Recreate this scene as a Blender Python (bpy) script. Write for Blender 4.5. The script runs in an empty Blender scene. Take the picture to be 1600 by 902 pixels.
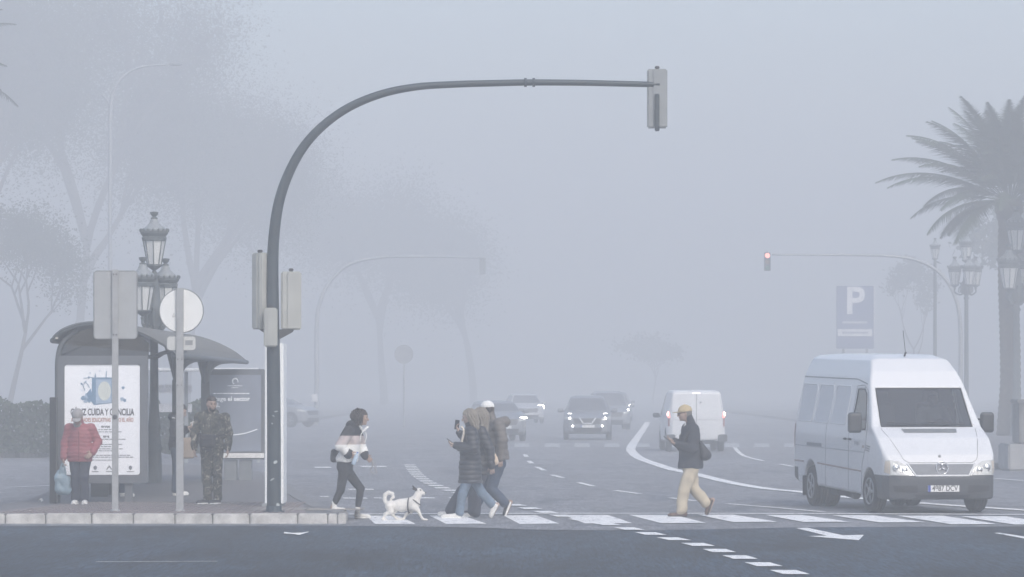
import bpy, bmesh, math, random
import numpy as np
from mathutils import Vector, Matrix
from mathutils.bvhtree import BVHTree
R = math.radians
PI = math.pi
S = bpy.context.scene
C = S.collection
random.seed(7)
np.random.seed(7)

# ------------------------------------------------------------------ camera, world, sun, exposure
FPX, CAMZ, HZ = 6200.0, 2.05, 602.0        # focal length in photo pixels, eye height, horizon row
cam_data = bpy.data.cameras.new('camera')
cam_data.sensor_width = 36.0
cam_data.lens = FPX / 1600 * 36.0
cam_data.shift_y = (HZ - 451.0) / 1600.0
cam_data.clip_start = 1.0
cam_data.clip_end = 3000.0
cam = bpy.data.objects.new('camera', cam_data)
cam.location = (0, 0, CAMZ)
cam.rotation_euler = (R(90), 0, 0)
C.objects.link(cam)
S.camera = cam

world = bpy.data.worlds.new('World')
S.world = world
world.use_nodes = True
wn = world.node_tree
SUN_EL, SUN_AZ = R(42), R(156)             # azimuth clockwise from +Y
sky = wn.nodes.new('ShaderNodeTexSky')
sky.sky_type = 'NISHITA'
sky.sun_disc = False
sky.sun_elevation = SUN_EL
sky.sun_rotation = SUN_AZ
sky.air_density = 1.0
sky.dust_density = 2.6
sky.ozone_density = 1.0
bg = wn.nodes['Background']
bg.inputs['Strength'].default_value = 0.14
wn.links.new(sky.outputs[0], bg.inputs['Color'])

sun_data = bpy.data.lights.new('sun', 'SUN')
sun_data.energy = 1.2
sun_data.angle = R(20)
sun_data.color = (1.0, 0.97, 0.93)
sun = bpy.data.objects.new('sun', sun_data)
sdir = Vector((math.sin(SUN_AZ) * math.cos(SUN_EL), math.cos(SUN_AZ) * math.cos(SUN_EL), math.sin(SUN_EL)))
sun.rotation_euler = sdir.to_track_quat('Z', 'Y').to_euler()
sun.location = (0, 0, 60)
C.objects.link(sun)
S.view_settings.view_transform = 'Standard'
S.view_settings.look = 'None'
S.view_settings.exposure = 0.84
S.view_settings.gamma = 1.0
S.cycles.volume_bounces = 1
S.cycles.max_bounces = 6
S.cycles.use_denoising = True
HAZE_DENSITY = 0.0067
HAZE_COLOR = (0.85, 0.875, 0.895, 1)

# ------------------------------------------------------------------ helpers: ground positions, objects, materials
def G(px, py, z=0.0):
    """where the sight line through a photo position meets the level z: used to survey the street"""
    D = FPX * (CAMZ - z) / (py - HZ)
    return Vector(((px - 800.0) * D / FPX, D, z))

def tag(o, label=None, cat=None, group=None, kind=None):
    if label: o['label'] = label
    if cat: o['category'] = cat
    if group: o['group'] = group
    if kind: o['kind'] = kind
    return o

def thing(name, label, cat, loc=(0, 0, 0), rz=0.0, group=None):
    o = bpy.data.objects.new(name, None)
    o.empty_display_size = 0.2
    o.location = loc
    o.rotation_euler = (0, 0, rz)
    C.objects.link(o)
    return tag(o, label, cat, group)

def link(name, me, mat, parent=None, smooth=False):
    if mat is not None:
        for m in (mat if isinstance(mat, (list, tuple)) else [mat]):
            me.materials.append(m)
    if smooth:
        me.polygons.foreach_set('use_smooth', [True] * len(me.polygons))
    o = bpy.data.objects.new(name, me)
    C.objects.link(o)
    if parent is not None: o.parent = parent
    return o

def from_bm(name, bm, mat, parent=None, smooth=False):
    me = bpy.data.meshes.new(name)
    bmesh.ops.recalc_face_normals(bm, faces=bm.faces)
    bm.to_mesh(me); bm.free()
    return link(name, me, mat, parent, smooth)

def from_pd(name, v, f, mat, parent=None, smooth=False):
    me = bpy.data.meshes.new(name)
    me.from_pydata([tuple(p) for p in v], [], [tuple(q) for q in f])
    me.update()
    return link(name, me, mat, parent, smooth)

def copy_tree(o, parent=None):
    c = o.copy(); C.objects.link(c)
    if parent is not None: c.parent = parent
    for ch in list(o.children): copy_tree(ch, c)
    return c

_mats = {}
def mat(name, col, rough=0.7, var=0.12, scale=8.0, metal=0.0, bump=0.0, bscale=None, emit=None, es=0.0, col2=None, spec=0.5, coat=0.0):
    """procedural surface: base colour broken up by two octaves of noise, optional bump"""
    if name in _mats: return _mats[name]
    m = bpy.data.materials.new(name); m.use_nodes = True
    nt = m.node_tree; b = nt.nodes['Principled BSDF']
    b.inputs['Roughness'].default_value = rough
    b.inputs['Metallic'].default_value = metal
    b.inputs['Specular IOR Level'].default_value = spec
    b.inputs['Coat Weight'].default_value = coat
    tc = nt.nodes.new('ShaderNodeTexCoord')
    n = nt.nodes.new('ShaderNodeTexNoise'); n.inputs['Scale'].default_value = scale; n.inputs['Detail'].default_value = 6
    n.inputs['Roughness'].default_value = 0.6
    nt.links.new(tc.outputs['Object'], n.inputs['Vector'])
    r = nt.nodes.new('ShaderNodeValToRGB')
    c = Vector(col[:3])
    lo = c * (1 - var); hi = c * (1 + var)
    if col2: hi = Vector(col2[:3])
    r.color_ramp.elements[0].position = 0.3; r.color_ramp.elements[1].position = 0.7
    r.color_ramp.elements[0].color = (*lo, 1); r.color_ramp.elements[1].color = (min(hi[0], 1), min(hi[1], 1), min(hi[2], 1), 1)
    nt.links.new(n.outputs['Fac'], r.inputs['Fac'])
    nt.links.new(r.outputs['Color'], b.inputs['Base Color'])
    if bump > 0:
        n2 = nt.nodes.new('ShaderNodeTexNoise'); n2.inputs['Scale'].default_value = bscale or scale * 6; n2.inputs['Detail'].default_value = 4
        nt.links.new(tc.outputs['Object'], n2.inputs['Vector'])
        bp = nt.nodes.new('ShaderNodeBump'); bp.inputs['Strength'].default_value = bump; bp.inputs['Distance'].default_value = 0.02
        nt.links.new(n2.outputs['Fac'], bp.inputs['Height']); nt.links.new(bp.outputs['Normal'], b.inputs['Normal'])
    if emit:
        b.inputs['Emission Color'].default_value = (*emit, 1); b.inputs['Emission Strength'].default_value = es
    _mats[name] = m
    return m

def glass_mat(name, tint=(0.35, 0.4, 0.42), refl=0.12, rough=0.03):
    if name in _mats: return _mats[name]
    m = bpy.data.materials.new(name); m.use_nodes = True
    nt = m.node_tree; nt.nodes.clear()
    out = nt.nodes.new('ShaderNodeOutputMaterial')
    t = nt.nodes.new('ShaderNodeBsdfTransparent'); t.inputs[0].default_value = (*tint, 1)
    g = nt.nodes.new('ShaderNodeBsdfGlossy'); g.inputs['Roughness'].default_value = rough; g.inputs[0].default_value = (.9, .9, .9, 1)
    lw = nt.nodes.new('ShaderNodeLayerWeight'); lw.inputs[0].default_value = 0.25
    ma = nt.nodes.new('ShaderNodeMath'); ma.operation = 'ADD'; ma.inputs[1].default_value = refl; ma.use_clamp = True
    nt.links.new(lw.outputs['Fresnel'], ma.inputs[0])
    mx = nt.nodes.new('ShaderNodeMixShader')
    nt.links.new(ma.outputs[0], mx.inputs[0]); nt.links.new(t.outputs[0], mx.inputs[1]); nt.links.new(g.outputs[0], mx.inputs[2])
    nt.links.new(mx.outputs[0], out.inputs[0])
    _mats[name] = m
    return m

# ------------------------------------------------------------------ basic shapes on a bmesh
def bx(bm, c, size, rot=None, bev=0.0):
    M = Matrix.Translation(c) @ (rot.to_4x4() if rot is not None else Matrix.Identity(4)) @ Matrix.Diagonal((*size, 1))
    r = bmesh.ops.create_cube(bm, size=1, matrix=M)
    if bev > 0:
        es = list({e for v in r['verts'] for e in v.link_edges})
        bmesh.ops.bevel(bm, geom=es, offset=bev, segments=2, affect='EDGES')
    return bm

def tube(bm, pts, rads, seg=10, cap=True):
    pts = [Vector(p) for p in pts]
    if not hasattr(rads, '__len__'): rads = [rads] * len(pts)
    rings = []; prev = None
    for i, p in enumerate(pts):
        t = (pts[min(i + 1, len(pts) - 1)] - pts[max(i - 1, 0)])
        t = t.normalized() if t.length > 1e-9 else Vector((0, 0, 1))
        if prev is None:
            a = Vector((1, 0, 0)) if abs(t.x) < 0.8 else Vector((0, 1, 0))
            u = (a - t * a.dot(t)).normalized()
        else:
            u = (prev - t * prev.dot(t)).normalized()
        prev = u; w = t.cross(u)
        rings.append([bm.verts.new(p + (u * math.cos(2 * PI * k / seg) + w * math.sin(2 * PI * k / seg)) * rads[i]) for k in range(seg)])
    for a, b in zip(rings, rings[1:]):
        for k in range(seg):
            bm.faces.new((a[k], a[(k + 1) % seg], b[(k + 1) % seg], b[k]))
    if cap:
        bm.faces.new(rings[0][::-1]); bm.faces.new(rings[-1])
    return bm

def lathe(bm, prof, seg=16, c=(0, 0, 0), axis='z'):
    rings = []
    for r, z in prof:
        ring = []
        for k in range(seg):
            a = 2 * PI * k / seg
            if axis == 'z': p = (c[0] + r * math.cos(a), c[1] + r * math.sin(a), c[2] + z)
            elif axis == 'y': p = (c[0] + r * math.cos(a), c[1] + z, c[2] + r * math.sin(a))
            else: p = (c[0] + z, c[1] + r * math.cos(a), c[2] + r * math.sin(a))
            ring.append(bm.verts.new(p))
        rings.append(ring)
    for a, b in zip(rings, rings[1:]):
        for k in range(seg):
            bm.faces.new((a[k], a[(k + 1) % seg], b[(k + 1) % seg], b[k]))
    bm.faces.new(rings[0][::-1]); bm.faces.new(rings[-1])
    return bm

def prism(bm, poly, z0, z1):
    a = [bm.verts.new((p[0], p[1], z0)) for p in poly]; b = [bm.verts.new((p[0], p[1], z1)) for p in poly]
    n = len(poly)
    for i in range(n): bm.faces.new((a[i], a[(i + 1) % n], b[(i + 1) % n], b[i]))
    bm.faces.new(a[::-1]); bm.faces.new(b)
    return bm

def catmull(pts, n=8):
    P = [Vector(p) for p in pts]; P = [2 * P[0] - P[1]] + P + [2 * P[-1] - P[-2]]
    out = []
    for i in range(1, len(P) - 2):
        for k in range(n):
            t = k / n
            out.append(0.5 * ((2 * P[i]) + (P[i + 1] - P[i - 1]) * t + (2 * P[i - 1] - 5 * P[i] + 4 * P[i + 1] - P[i + 2]) * t * t + (3 * P[i] - P[i - 1] - 3 * P[i + 1] + P[i + 2]) * t ** 3))
    out.append(P[-2])
    return out

def text(name, body, size, loc, rot, m, parent=None, extrude=0.002, align='CENTER', sx=1.0, bold=0.0):
    cu = bpy.data.curves.new(name, 'FONT'); cu.body = body; cu.size = size; cu.extrude = extrude
    cu.align_x = align; cu.align_y = 'CENTER'; cu.offset = bold
    tmp = bpy.data.objects.new(name + '_tmp', cu); C.objects.link(tmp)
    bpy.context.view_layer.update()
    me = bpy.data.meshes.new_from_object(tmp)
    bpy.data.objects.remove(tmp)
    me.transform(Matrix.Diagonal((sx, 1, 1, 1)))
    me.materials.clear()
    o = link(name, me, m, parent)
    o.location = loc; o.rotation_euler = rot
    return o
FACE_CAM = (R(90), 0, 0)     # text upright, read from -Y

# ------------------------------------------------------------------ signed-distance modelling (numpy) for bodies of people, dog and vehicles
def nets(F, lo, h):
    """naive surface nets: F[x,y,z] -> vertices, quads"""
    ins = F < 0
    a = ins[:-1, :-1, :-1]; n = a.astype(np.int8)
    cs = [(i, j, k) for i in (0, 1) for j in (0, 1) for k in (0, 1)]
    sx, sy, sz = F.shape
    cnt = np.zeros((sx - 1, sy - 1, sz - 1), np.int8)
    for i, j, k in cs: cnt += ins[i:sx - 1 + i, j:sy - 1 + j, k:sz - 1 + k]
    act = (cnt > 0) & (cnt < 8)
    I, J, K = np.nonzero(act)
    vals = {c: F[I + c[0], J + c[1], K + c[2]] for c in cs}
    acc = np.zeros((len(I), 3)); num = np.zeros(len(I))
    for c in cs:
        for ax in range(3):
            if c[ax] == 0:
                d = list(c); d[ax] = 1; d = tuple(d)
                v0, v1 = vals[c], vals[d]
                x = (v0 < 0) != (v1 < 0)
                t = np.where(x, v0 / np.where(x, v0 - v1, 1), 0)
                p = np.tile(np.array(c, float), (len(I), 1)); p[:, ax] += t
                acc[x] += p[x]; num[x] += 1
    V = (acc / num[:, None] + np.stack([I, J, K], 1)) * h + np.array(lo)
    idx = -np.ones(act.shape, np.int64); idx[I, J, K] = np.arange(len(I))
    Q = []
    for ax in range(3):
        o1, o2 = (ax + 1) % 3, (ax + 2) % 3
        s0 = [slice(1, -1)] * 3; s0[ax] = slice(0, -1)
        s1 = [slice(1, -1)] * 3; s1[ax] = slice(1, None)
        A = ins[tuple(s0)]; B = ins[tuple(s1)]
        for flip, msk in ((False, A & ~B), (True, ~A & B)):
            P = np.stack(np.nonzero(msk), 1)
            if not len(P): continue
            off = np.array([1, 1, 1]); off[ax] = 0
            P = P + off
            def g(d1, d2):
                q = P.copy(); q[:, o1] -= d1; q[:, o2] -= d2
                return idx[q[:, 0], q[:, 1], q[:, 2]]
            q = np.stack([g(1, 1), g(0, 1), g(0, 0), g(1, 0)], 1)
            Q.append(q[:, ::-1] if flip else q)
    Q = np.concatenate(Q)
    Q = Q[(Q >= 0).all(1)]
    return V, Q

def np_link(name, V, Q, m, parent=None, smooth=True, matfn=None):
    me = bpy.data.meshes.new(name)
    me.vertices.add(len(V)); me.vertices.foreach_set('co', V.astype(np.float32).ravel())
    k = Q.shape[1]
    me.loops.add(len(Q) * k); me.loops.foreach_set('vertex_index', Q.astype(np.int32).ravel())
    me.polygons.add(len(Q)); me.polygons.foreach_set('loop_start', np.arange(0, len(Q) * k, k, dtype=np.int32))
    me.update(calc_edges=True)
    o = link(name, me, m, parent, smooth)
    if matfn is not None:
        cen = V[Q].mean(1)
        me.polygons.foreach_set('material_index', matfn(cen).astype(np.int32))
    return o

def unit(v):
    v = np.array(v, float); return v / max(np.linalg.norm(v), 1e-9)

class Sdf:
    def __init__(s): s.ops = []
    def cap(s, a, b, ra, rb=None, k=.02, lat=None, w=1.0, sub=False):
        a, b = np.array(a, float), np.array(b, float); rb = ra if rb is None else rb
        m = max(ra, rb) * max(w, 1)
        s.ops.append(('cap', np.minimum(a, b) - m, np.maximum(a, b) + m, k, sub, (a, b, ra, rb, None if lat is None else unit(lat), w))); return s
    def ell(s, c, r, Rm=None, k=.02, sub=False):
        c = np.array(c, float); r = np.array(r, float); m = r.max()
        s.ops.append(('ell', c - m, c + m, k, sub, (c, r, Rm))); return s
    def box(s, c, hf, Rm=None, rnd=.01, k=.01, sub=False):
        c = np.array(c, float); hf = np.array(hf, float); m = np.linalg.norm(hf)
        s.ops.append(('box', c - m, c + m, k, sub, (c, hf, Rm, rnd))); return s
    def chain(s, pts, rads, k=.015, lat=None, w=1.0):
        for i in range(len(pts) - 1): s.cap(pts[i], pts[i + 1], rads[i], rads[i + 1], k, lat, w)
        return s
    def build(s, name, h, m, parent=None, disp=None, matfn=None, smooth=True):
        lo = np.min([o[1] for o in s.ops if not o[4]], 0) - 4 * h; hi = np.max([o[2] for o in s.ops if not o[4]], 0) + 4 * h
        n = np.ceil((hi - lo) / h).astype(int) + 1
        ax = [lo[i] + np.arange(n[i]) * h for i in range(3)]
        F = np.ones(n, np.float32)
        for kind, l, u, k, sub, prm in s.ops:
            e = k + 3 * h
            i0 = np.maximum(np.floor((l - e - lo) / h).astype(int), 0); i1 = np.minimum(np.ceil((u + e - lo) / h).astype(int) + 1, n)
            if (i1 <= i0).any(): continue
            X = ax[0][i0[0]:i1[0]][:, None, None]; Y = ax[1][i0[1]:i1[1]][None, :, None]; Z = ax[2][i0[2]:i1[2]][None, None, :]
            if kind == 'cap':
                a, b, ra, rb, lat, w = prm
                d = b - a; L2 = max(d @ d, 1e-9)
                px, py, pz = X - a[0], Y - a[1], Z - a[2]
                t = np.clip((px * d[0] + py * d[1] + pz * d[2]) / L2, 0, 1)
                qx, qy, qz = px - t * d[0], py - t * d[1], pz - t * d[2]
                q2 = qx * qx + qy * qy + qz * qz
                if lat is not None:
                    ll = qx * lat[0] + qy * lat[1] + qz * lat[2]
                    q2 = q2 - ll * ll + (ll / w) ** 2
                D = np.sqrt(np.maximum(q2, 0)) - (ra + (rb - ra) * t)
            else:
                c = prm[0]; px, py, pz = X - c[0], Y - c[1], Z - c[2]
                Rm = prm[2]
                if Rm is not None:
                    Rm = np.array(Rm)
                    px, py, pz = (px * Rm[0][j] + py * Rm[1][j] + pz * Rm[2][j] for j in range(3))
                r = prm[1]
                if kind == 'ell':
                    q = np.sqrt((px / r[0]) ** 2 + (py / r[1]) ** 2 + (pz / r[2]) ** 2)
                    D = (q - 1) * r.min() if r.max() / r.min() > 3 else (q - 1) * (r.min() * .5 + r.mean() * .5)
                else:
                    rd = prm[3]
                    ex, ey, ez = np.abs(px) - r[0] + rd, np.abs(py) - r[1] + rd, np.abs(pz) - r[2] + rd
                    D = np.sqrt(np.maximum(ex, 0) ** 2 + np.maximum(ey, 0) ** 2 + np.maximum(ez, 0) ** 2) + np.minimum(np.maximum(np.maximum(ex, ey), ez), 0) - rd
            sl = (slice(i0[0], i1[0]), slice(i0[1], i1[1]), slice(i0[2], i1[2]))
            A = F[sl]
            if sub:
                B = -D; hh = np.clip(.5 - .5 * (A - B) / k, 0, 1); F[sl] = A * (1 - hh) + B * hh + k * hh * (1 - hh)
            else:
                hh = np.clip(.5 + .5 * (A - D) / k, 0, 1); F[sl] = A * (1 - hh) + D * hh - k * hh * (1 - hh)
        if disp is not None:
            near = np.abs(F) < .06
            I, J, K = np.nonzero(near)
            P = np.stack([ax[0][I], ax[1][J], ax[2][K]], 1)
            F[I, J, K] += disp(P)
        V, Q = nets(F, lo, h)
        return np_link(name, V, Q, m, parent, smooth, matfn)

def folds(amp, seed=0, fx=14., fz=9.):
    rs = np.random.RandomState(seed); ph = rs.rand(12) * 6.28
    def f(P):
        x, y, z = P[:, 0], P[:, 1], P[:, 2]
        a = np.sin(fz * 3 * z + 2.2 * np.sin(fx * x + ph[0]) + 2 * np.sin(fx * .8 * y + ph[1]) + ph[2])
        b = np.sin(fx * 2 * x + 5 * z + 1.5 * np.sin(17 * y + ph[3]) + ph[4])
        c = np.sin(25 * y - 8 * z + 1.5 * np.sin(13 * x + ph[5]) + ph[6])
        return amp * (a * .5 + b * .3 + c * .3)
    return f
def quilt(amp, pitch, seed=0):
    f2 = folds(amp * .35, seed)
    def f(P):
        z = P[:, 2] + .006 * np.sin(14 * P[:, 0] + seed) + .006 * np.sin(17 * P[:, 1])
        return -amp * (np.abs(np.sin(PI * z / pitch)) ** .6 - .5) + f2(P)
    return f
# ------------------------------------------------------------------ people
SKIN = mat('skin', (.36, .25, .20), .55, .08, 20)
SKIN_PALE = mat('skin_pale', (.44, .33, .28), .55, .08, 20)
EYE = mat('eye_dark', (.03, .025, .02), .3)
LIP = mat('lip', (.3, .14, .12), .5)

def cross(a, b): return np.cross(np.array(a, float), np.array(b, float))
def A(*v): return np.array(v, float)

def hand_ops(s, wr, d, n, side, curl=.5, spread=1.0, ext=None):
    """palm, four unequal curling fingers and a thumb. d points along the hand, n out of the palm, side = thumb direction"""
    wr = np.array(wr, float); d = unit(d); n = unit(np.array(n, float) - d * np.dot(n, d)); t = unit(side - d * np.dot(side, d) - n * np.dot(side, n))
    Rm = np.stack([d, t, n], 1)
    s.cap(wr, wr + d * .03, .026, .026, .01, t, 1.2)
    s.box(wr + d * .055, (.042, .039, .014), Rm, .013, .012)
    for i, (off, ln) in enumerate(((.030, .068), (.010, .078), (-.010, .072), (-.030, .056))):
        p = wr + d * .088 + t * off * spread; a = curl * (.5 if i == 0 and ext else 1)
        ang = a * .5
        for j, q in enumerate((.45, .32, .23)):
            v = d * math.cos(ang) + n * math.sin(ang) + t * off * 1.2 * spread * (1 if j == 0 else .4)
            e = p + unit(v) * ln * q
            s.cap(p, e, .0092 - .0008 * j, .0085 - .0008 * j, .003); p = e; ang += a
    p = wr + d * .025 + t * .03; e = p + unit(d * .7 + t * .75 + n * .3) * .04
    s.cap(p, e, .013, .011, .01); s.cap(e, e + unit(d * .9 + t * .15 + n * (.25 + curl * .4)) * .032, .0105, .009, .004)

def person(label, loc, rz, J, mats, cat='person', group=None, extra=None, h=.0075):
    root = thing('person', label, cat, loc, rz, group)
    hip, chest, neck, head = [A(*J[k]) for k in ('hip', 'chest', 'neck', 'head')]
    sh, el, wr, hj, kn, an, heel, toe = [[A(*p) for p in J[k]] for k in ('sh', 'el', 'wr', 'hj', 'kn', 'an', 'heel', 'toe')]
    lat = unit(sh[1] - sh[0]); latH = unit(hj[1] - hj[0])
    f = unit(J.get('look', (1, 0, 0))); l = unit(cross((0, 0, 1), f)); u = unit(cross(f, l)); RH = np.stack([f, l, u], 1)
    sc = J.get('hs', 1.0)
    def hp(a, b, c): return head + (f * a + l * b + u * c) * sc
    sk = mats.get('skin', SKIN)
    # --- body: one continuous surface
    s = Sdf()
    s.cap(hip, chest, .092, .10, .03, lat, 1.28); s.cap(sh[0], sh[1], .045, .045, .04)
    s.cap(chest, neck, .07, .05, .04)
    s.cap(neck, hp(-.015, 0, -.05), .056, .052, .03)
    s.ell(head, A(.093, .074, .11) * sc, RH, .02)
    s.ell(hp(.028, 0, -.058), A(.062, .052, .056) * sc, RH, .025)
    s.cap(hp(.085, -.028, .028), hp(.085, .028, .028), .011, .011, .012)
    for q in (-1, 1):
        s.ell(hp(.098, q * .030, .010), A(.016, .018, .012) * sc, RH, .012, sub=True)
        s.ell(hp(-.004, q * .075, -.012), A(.018, .011, .031) * sc, RH, .006)
        s.ell(hp(.070, q * .038, -.022), A(.022, .022, .02) * sc, RH, .015)
    s.cap(hp(.090, 0, .012), hp(.112, 0, -.026), .009, .015, .008)
    s.ell(hp(.086, 0, -.058), A(.013, .024, .011) * sc, RH, .008)
    s.ell(hp(.103, 0, -.058), A(.008, .022, .0035) * sc, RH, .003, sub=True)
    s.ell(hp(.075, 0, -.092), A(.02, .022, .018) * sc, RH, .01)
    for i in (0, 1):
        s.cap(sh[i], el[i], .048, .038, .02); s.cap(el[i], wr[i], .038, .025, .015)
        hd = J['hand'][i]
        if hd: hand_ops(s, wr[i], hd[0], hd[1], hd[2], hd[3] if len(hd) > 3 else .5)
        s.cap(hip, hj[i], .08, .074, .03); s.cap(hj[i], kn[i], .078, .052, .03); s.cap(kn[i], an[i], .05, .034, .02)
        ff = unit(toe[i] - heel[i]); s.cap(an[i], heel[i] + ff * .04 + A(0, 0, .03), .032, .03, .02); s.cap(heel[i] + ff * .05 + A(0, 0, .03), toe[i] - ff * .04 + A(0, 0, .02), .03, .02, .02)
    body = s.build('body', h, sk, root)
    # --- face details
    for q in (-1, 1):
        bm = bmesh.new(); p = hp(.088, q * .030, .008)
        bmesh.ops.create_uvsphere(bm, u_segments=10, v_segments=6, radius=.0095, matrix=Matrix.Translation(p)); from_bm('eye', bm, EYE, body, True)
        bm = bmesh.new(); tube(bm, [hp(.097, q * .014, .030), hp(.098, q * .03, .034), hp(.088, q * .046, .028)], [.003, .004, .002], 6); from_bm('eyebrow', bm, mats.get('hair', EYE), body, True)
    bm = bmesh.new(); tube(bm, [hp(.092, -.022, -.058), hp(.101, 0, -.057), hp(.092, .022, -.058)], [.002, .0045, .002], 6); from_bm('lips', bm, LIP, body, True)
    # --- clothing
    ctx = dict(root=root, body=body, hip=hip, chest=chest, neck=neck, head=head, sh=sh, el=el, wr=wr, hj=hj, kn=kn, an=an, heel=heel, toe=toe, lat=lat, latH=latH, hp=hp, RH=RH, f=f, l=l, u=u, mats=mats, sc=sc)
    # trousers
    t = J.get('trs', {}); k1 = t.get('thigh', .10); k2 = t.get('knee', .075); k3 = t.get('cuff', .07)
    s = Sdf(); s.cap(hip + A(0, 0, .08), hip - A(0, 0, .02), .115, .125, .03, latH, 1.3)
    for i in (0, 1):
        s.cap(hj[i], kn[i], k1, k2, .03); end = an[i] + (kn[i] - an[i]) * t.get('short', .04)
        s.cap(kn[i], end, k2, k3, .02)
        s.cap(kn[i] - unit(kn[i] - an[i]) * .1, end, k2 * .9, k3, .01)
    s.build('trousers', .011, mats['trousers'], root, folds(t.get('fold', .006), 3 + int(abs(loc[0]) * 10)), matfn=t.get('matfn'))
    # shoes
    for i in (0, 1):
        ff = unit(toe[i] - heel[i]); shin = unit(kn[i] - an[i])
        if abs(ff @ shin) > .98: shin = A(0, 0, 1)
        ll = unit(cross(shin, ff)); nn = unit(cross(ff, ll)); Rm = np.stack([ff, ll, nn], 1)
        L = np.linalg.norm(toe[i] - heel[i]); mid = (toe[i] + heel[i]) / 2
        s = Sdf()
        s.cap(heel[i] + ff * .045 + nn * .045, toe[i] - ff * .05 + nn * .035, .041, .033, .02, ll, 1.1)
        s.cap(heel[i] + ff * .05 + nn * .05, heel[i] + ff * .055 + nn * J.get('shaft', .085), .042, .042, .02)
        s.cap(toe[i] - ff * .06 + nn * .03, toe[i] - ff * .03 + nn * .028, .036, .026, .02, ll, 1.2)
        sm = mats['shoe']; sh_o = s.build('shoe', .008, sm, root)
        s = Sdf(); s.cap(heel[i] + ff * .05 + nn * .014, toe[i] - ff * .05 + nn * .014, .016, .015, .01, ll, 2.9)
        s.box(mid + nn * .014, (L / 2 - .01, .041, .013), Rm, .012, .015)
        s.build('sole', .007, mats['sole'], sh_o)
        if J.get('laces', True):
            bm = bmesh.new()
            for q in range(3):
                c = heel[i] + ff * (.10 + .028 * q) + nn * (.088 - .010 * q)
                tube(bm, [c - ll * .022 - nn * .006, c + nn * .002, c + ll * .022 - nn * .006], .004, 5)
            from_bm('laces', bm, mats.get('laces', mats['sole']), sh_o, True)
    if extra: extra(ctx)
    return root

def top(c, m, hem, r=(.15, .14, .13), w=1.3, slv=(.068, .06, .05), disp=None, h=.011, name='jacket', matfn=None, collar=.02, hood=False, front=0.0, kcut=.01, cuffs=None):
    """jacket, coat or jumper following torso and arms, cut level at the hem"""
    s = Sdf(); hipp = c['hip'].copy(); hz = hip_hem = c['hip'] + (c['hip'] - c['chest']) * 0; low = A(hipp[0], hipp[1], hem)
    s.cap(low - A(0, 0, .05), A(hipp[0], hipp[1], max(hipp[2], hem + .05)), r[0], r[1], .03, c['latH'], w)
    s.cap(A(hipp[0], hipp[1], max(hipp[2], hem + .05)), c['chest'], r[1], r[2], .04, c['lat'], w)
    if front: s.ell((c['hip'] + c['chest']) / 2 + A(front, 0, -.02), (.12, .15, .2), None, .05)
    s.box(A(hipp[0], hipp[1], hem - .2), (.5, .5, .2), None, .005, kcut, sub=True)
    s.cap(c['sh'][0] - A(0, 0, .01), c['sh'][1] - A(0, 0, .01), slv[0], slv[0], .04)
    s.cap(c['chest'], c['neck'] - A(0, 0, .02), .12, .075, .04, c['lat'], 1.2)
    if collar:
        s.cap(c['neck'] - A(0, 0, .01), c['neck'] + (c['head'] - c['neck']) * .25 + A(0, 0, collar), .068, .07, .015)
    if hood:
        b = c['neck'] - c['f'] * .08; s.ell(b + A(0, 0, .0), (.085, .11, .085), None, .03); s.cap(b - c['lat'] * .08, b + c['lat'] * .08, .06, .06, .02)
    for i in (0, 1):
        s.cap(c['sh'][i], c['el'][i], slv[0], slv[1], .025); e = c['wr'][i] + unit(c['wr'][i] - c['el'][i]) * .0
        s.cap(c['el'][i], e, slv[1], slv[2], .02)
    o = s.build(name, h, m, c['root'], disp, matfn)
    if cuffs:
        for i in (0, 1):
            d = unit(c['wr'][i] - c['el'][i]); q = Sdf(); q.cap(c['wr'][i] - d * .05, c['wr'][i] + d * .0, slv[2] + .006, slv[2] - .004, .01); q.build('cuff', .009, cuffs, o)
    return o

def zipper(c, parent, m, z0, z1, rx):
    bm = bmesh.new(); n = 14
    pts = []
    f = unit(cross(c['lat'], (0, 0, 1)))
    for i in range(n + 1):
        t = i / n; p = A(c['hip'][0], c['hip'][1], z0) * (1 - t) + A(c['chest'][0], c['chest'][1], z1) * t
        pts.append(p + f * rx)
    tube(bm, pts, .006, 5); return from_bm('zip', bm, m, parent, True)

def cap_hat(c, m, brim_m=None, back=True, tilt=0.0):
    hp, RH = c['hp'], c['RH']; k = c['sc']
    s = Sdf(); s.ell(hp(-.008, 0, .038), A(.112, .092, .098) * k, RH, .01)
    s.box(hp(0, 0, -.075), A(.3, .3, .10) * k, RH, .005, .006, sub=True)
    o = s.build('cap', .0075, m, c['root'])
    s = Sdf(); s.ell(hp(.11, 0, .03), A(.085, .072, .010) * k, RH, .005); s.ell(hp(.09, 0, .006), A(.09, .05, .024) * k, RH, .01, sub=True)
    s.build('brim', .006, brim_m or m, o)
    bm = bmesh.new(); bmesh.ops.create_uvsphere(bm, u_segments=8, v_segments=6, radius=.009, matrix=Matrix.Translation(hp(-.008, 0, .137))); from_bm('button', bm, m, o, True)
    return o

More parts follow.
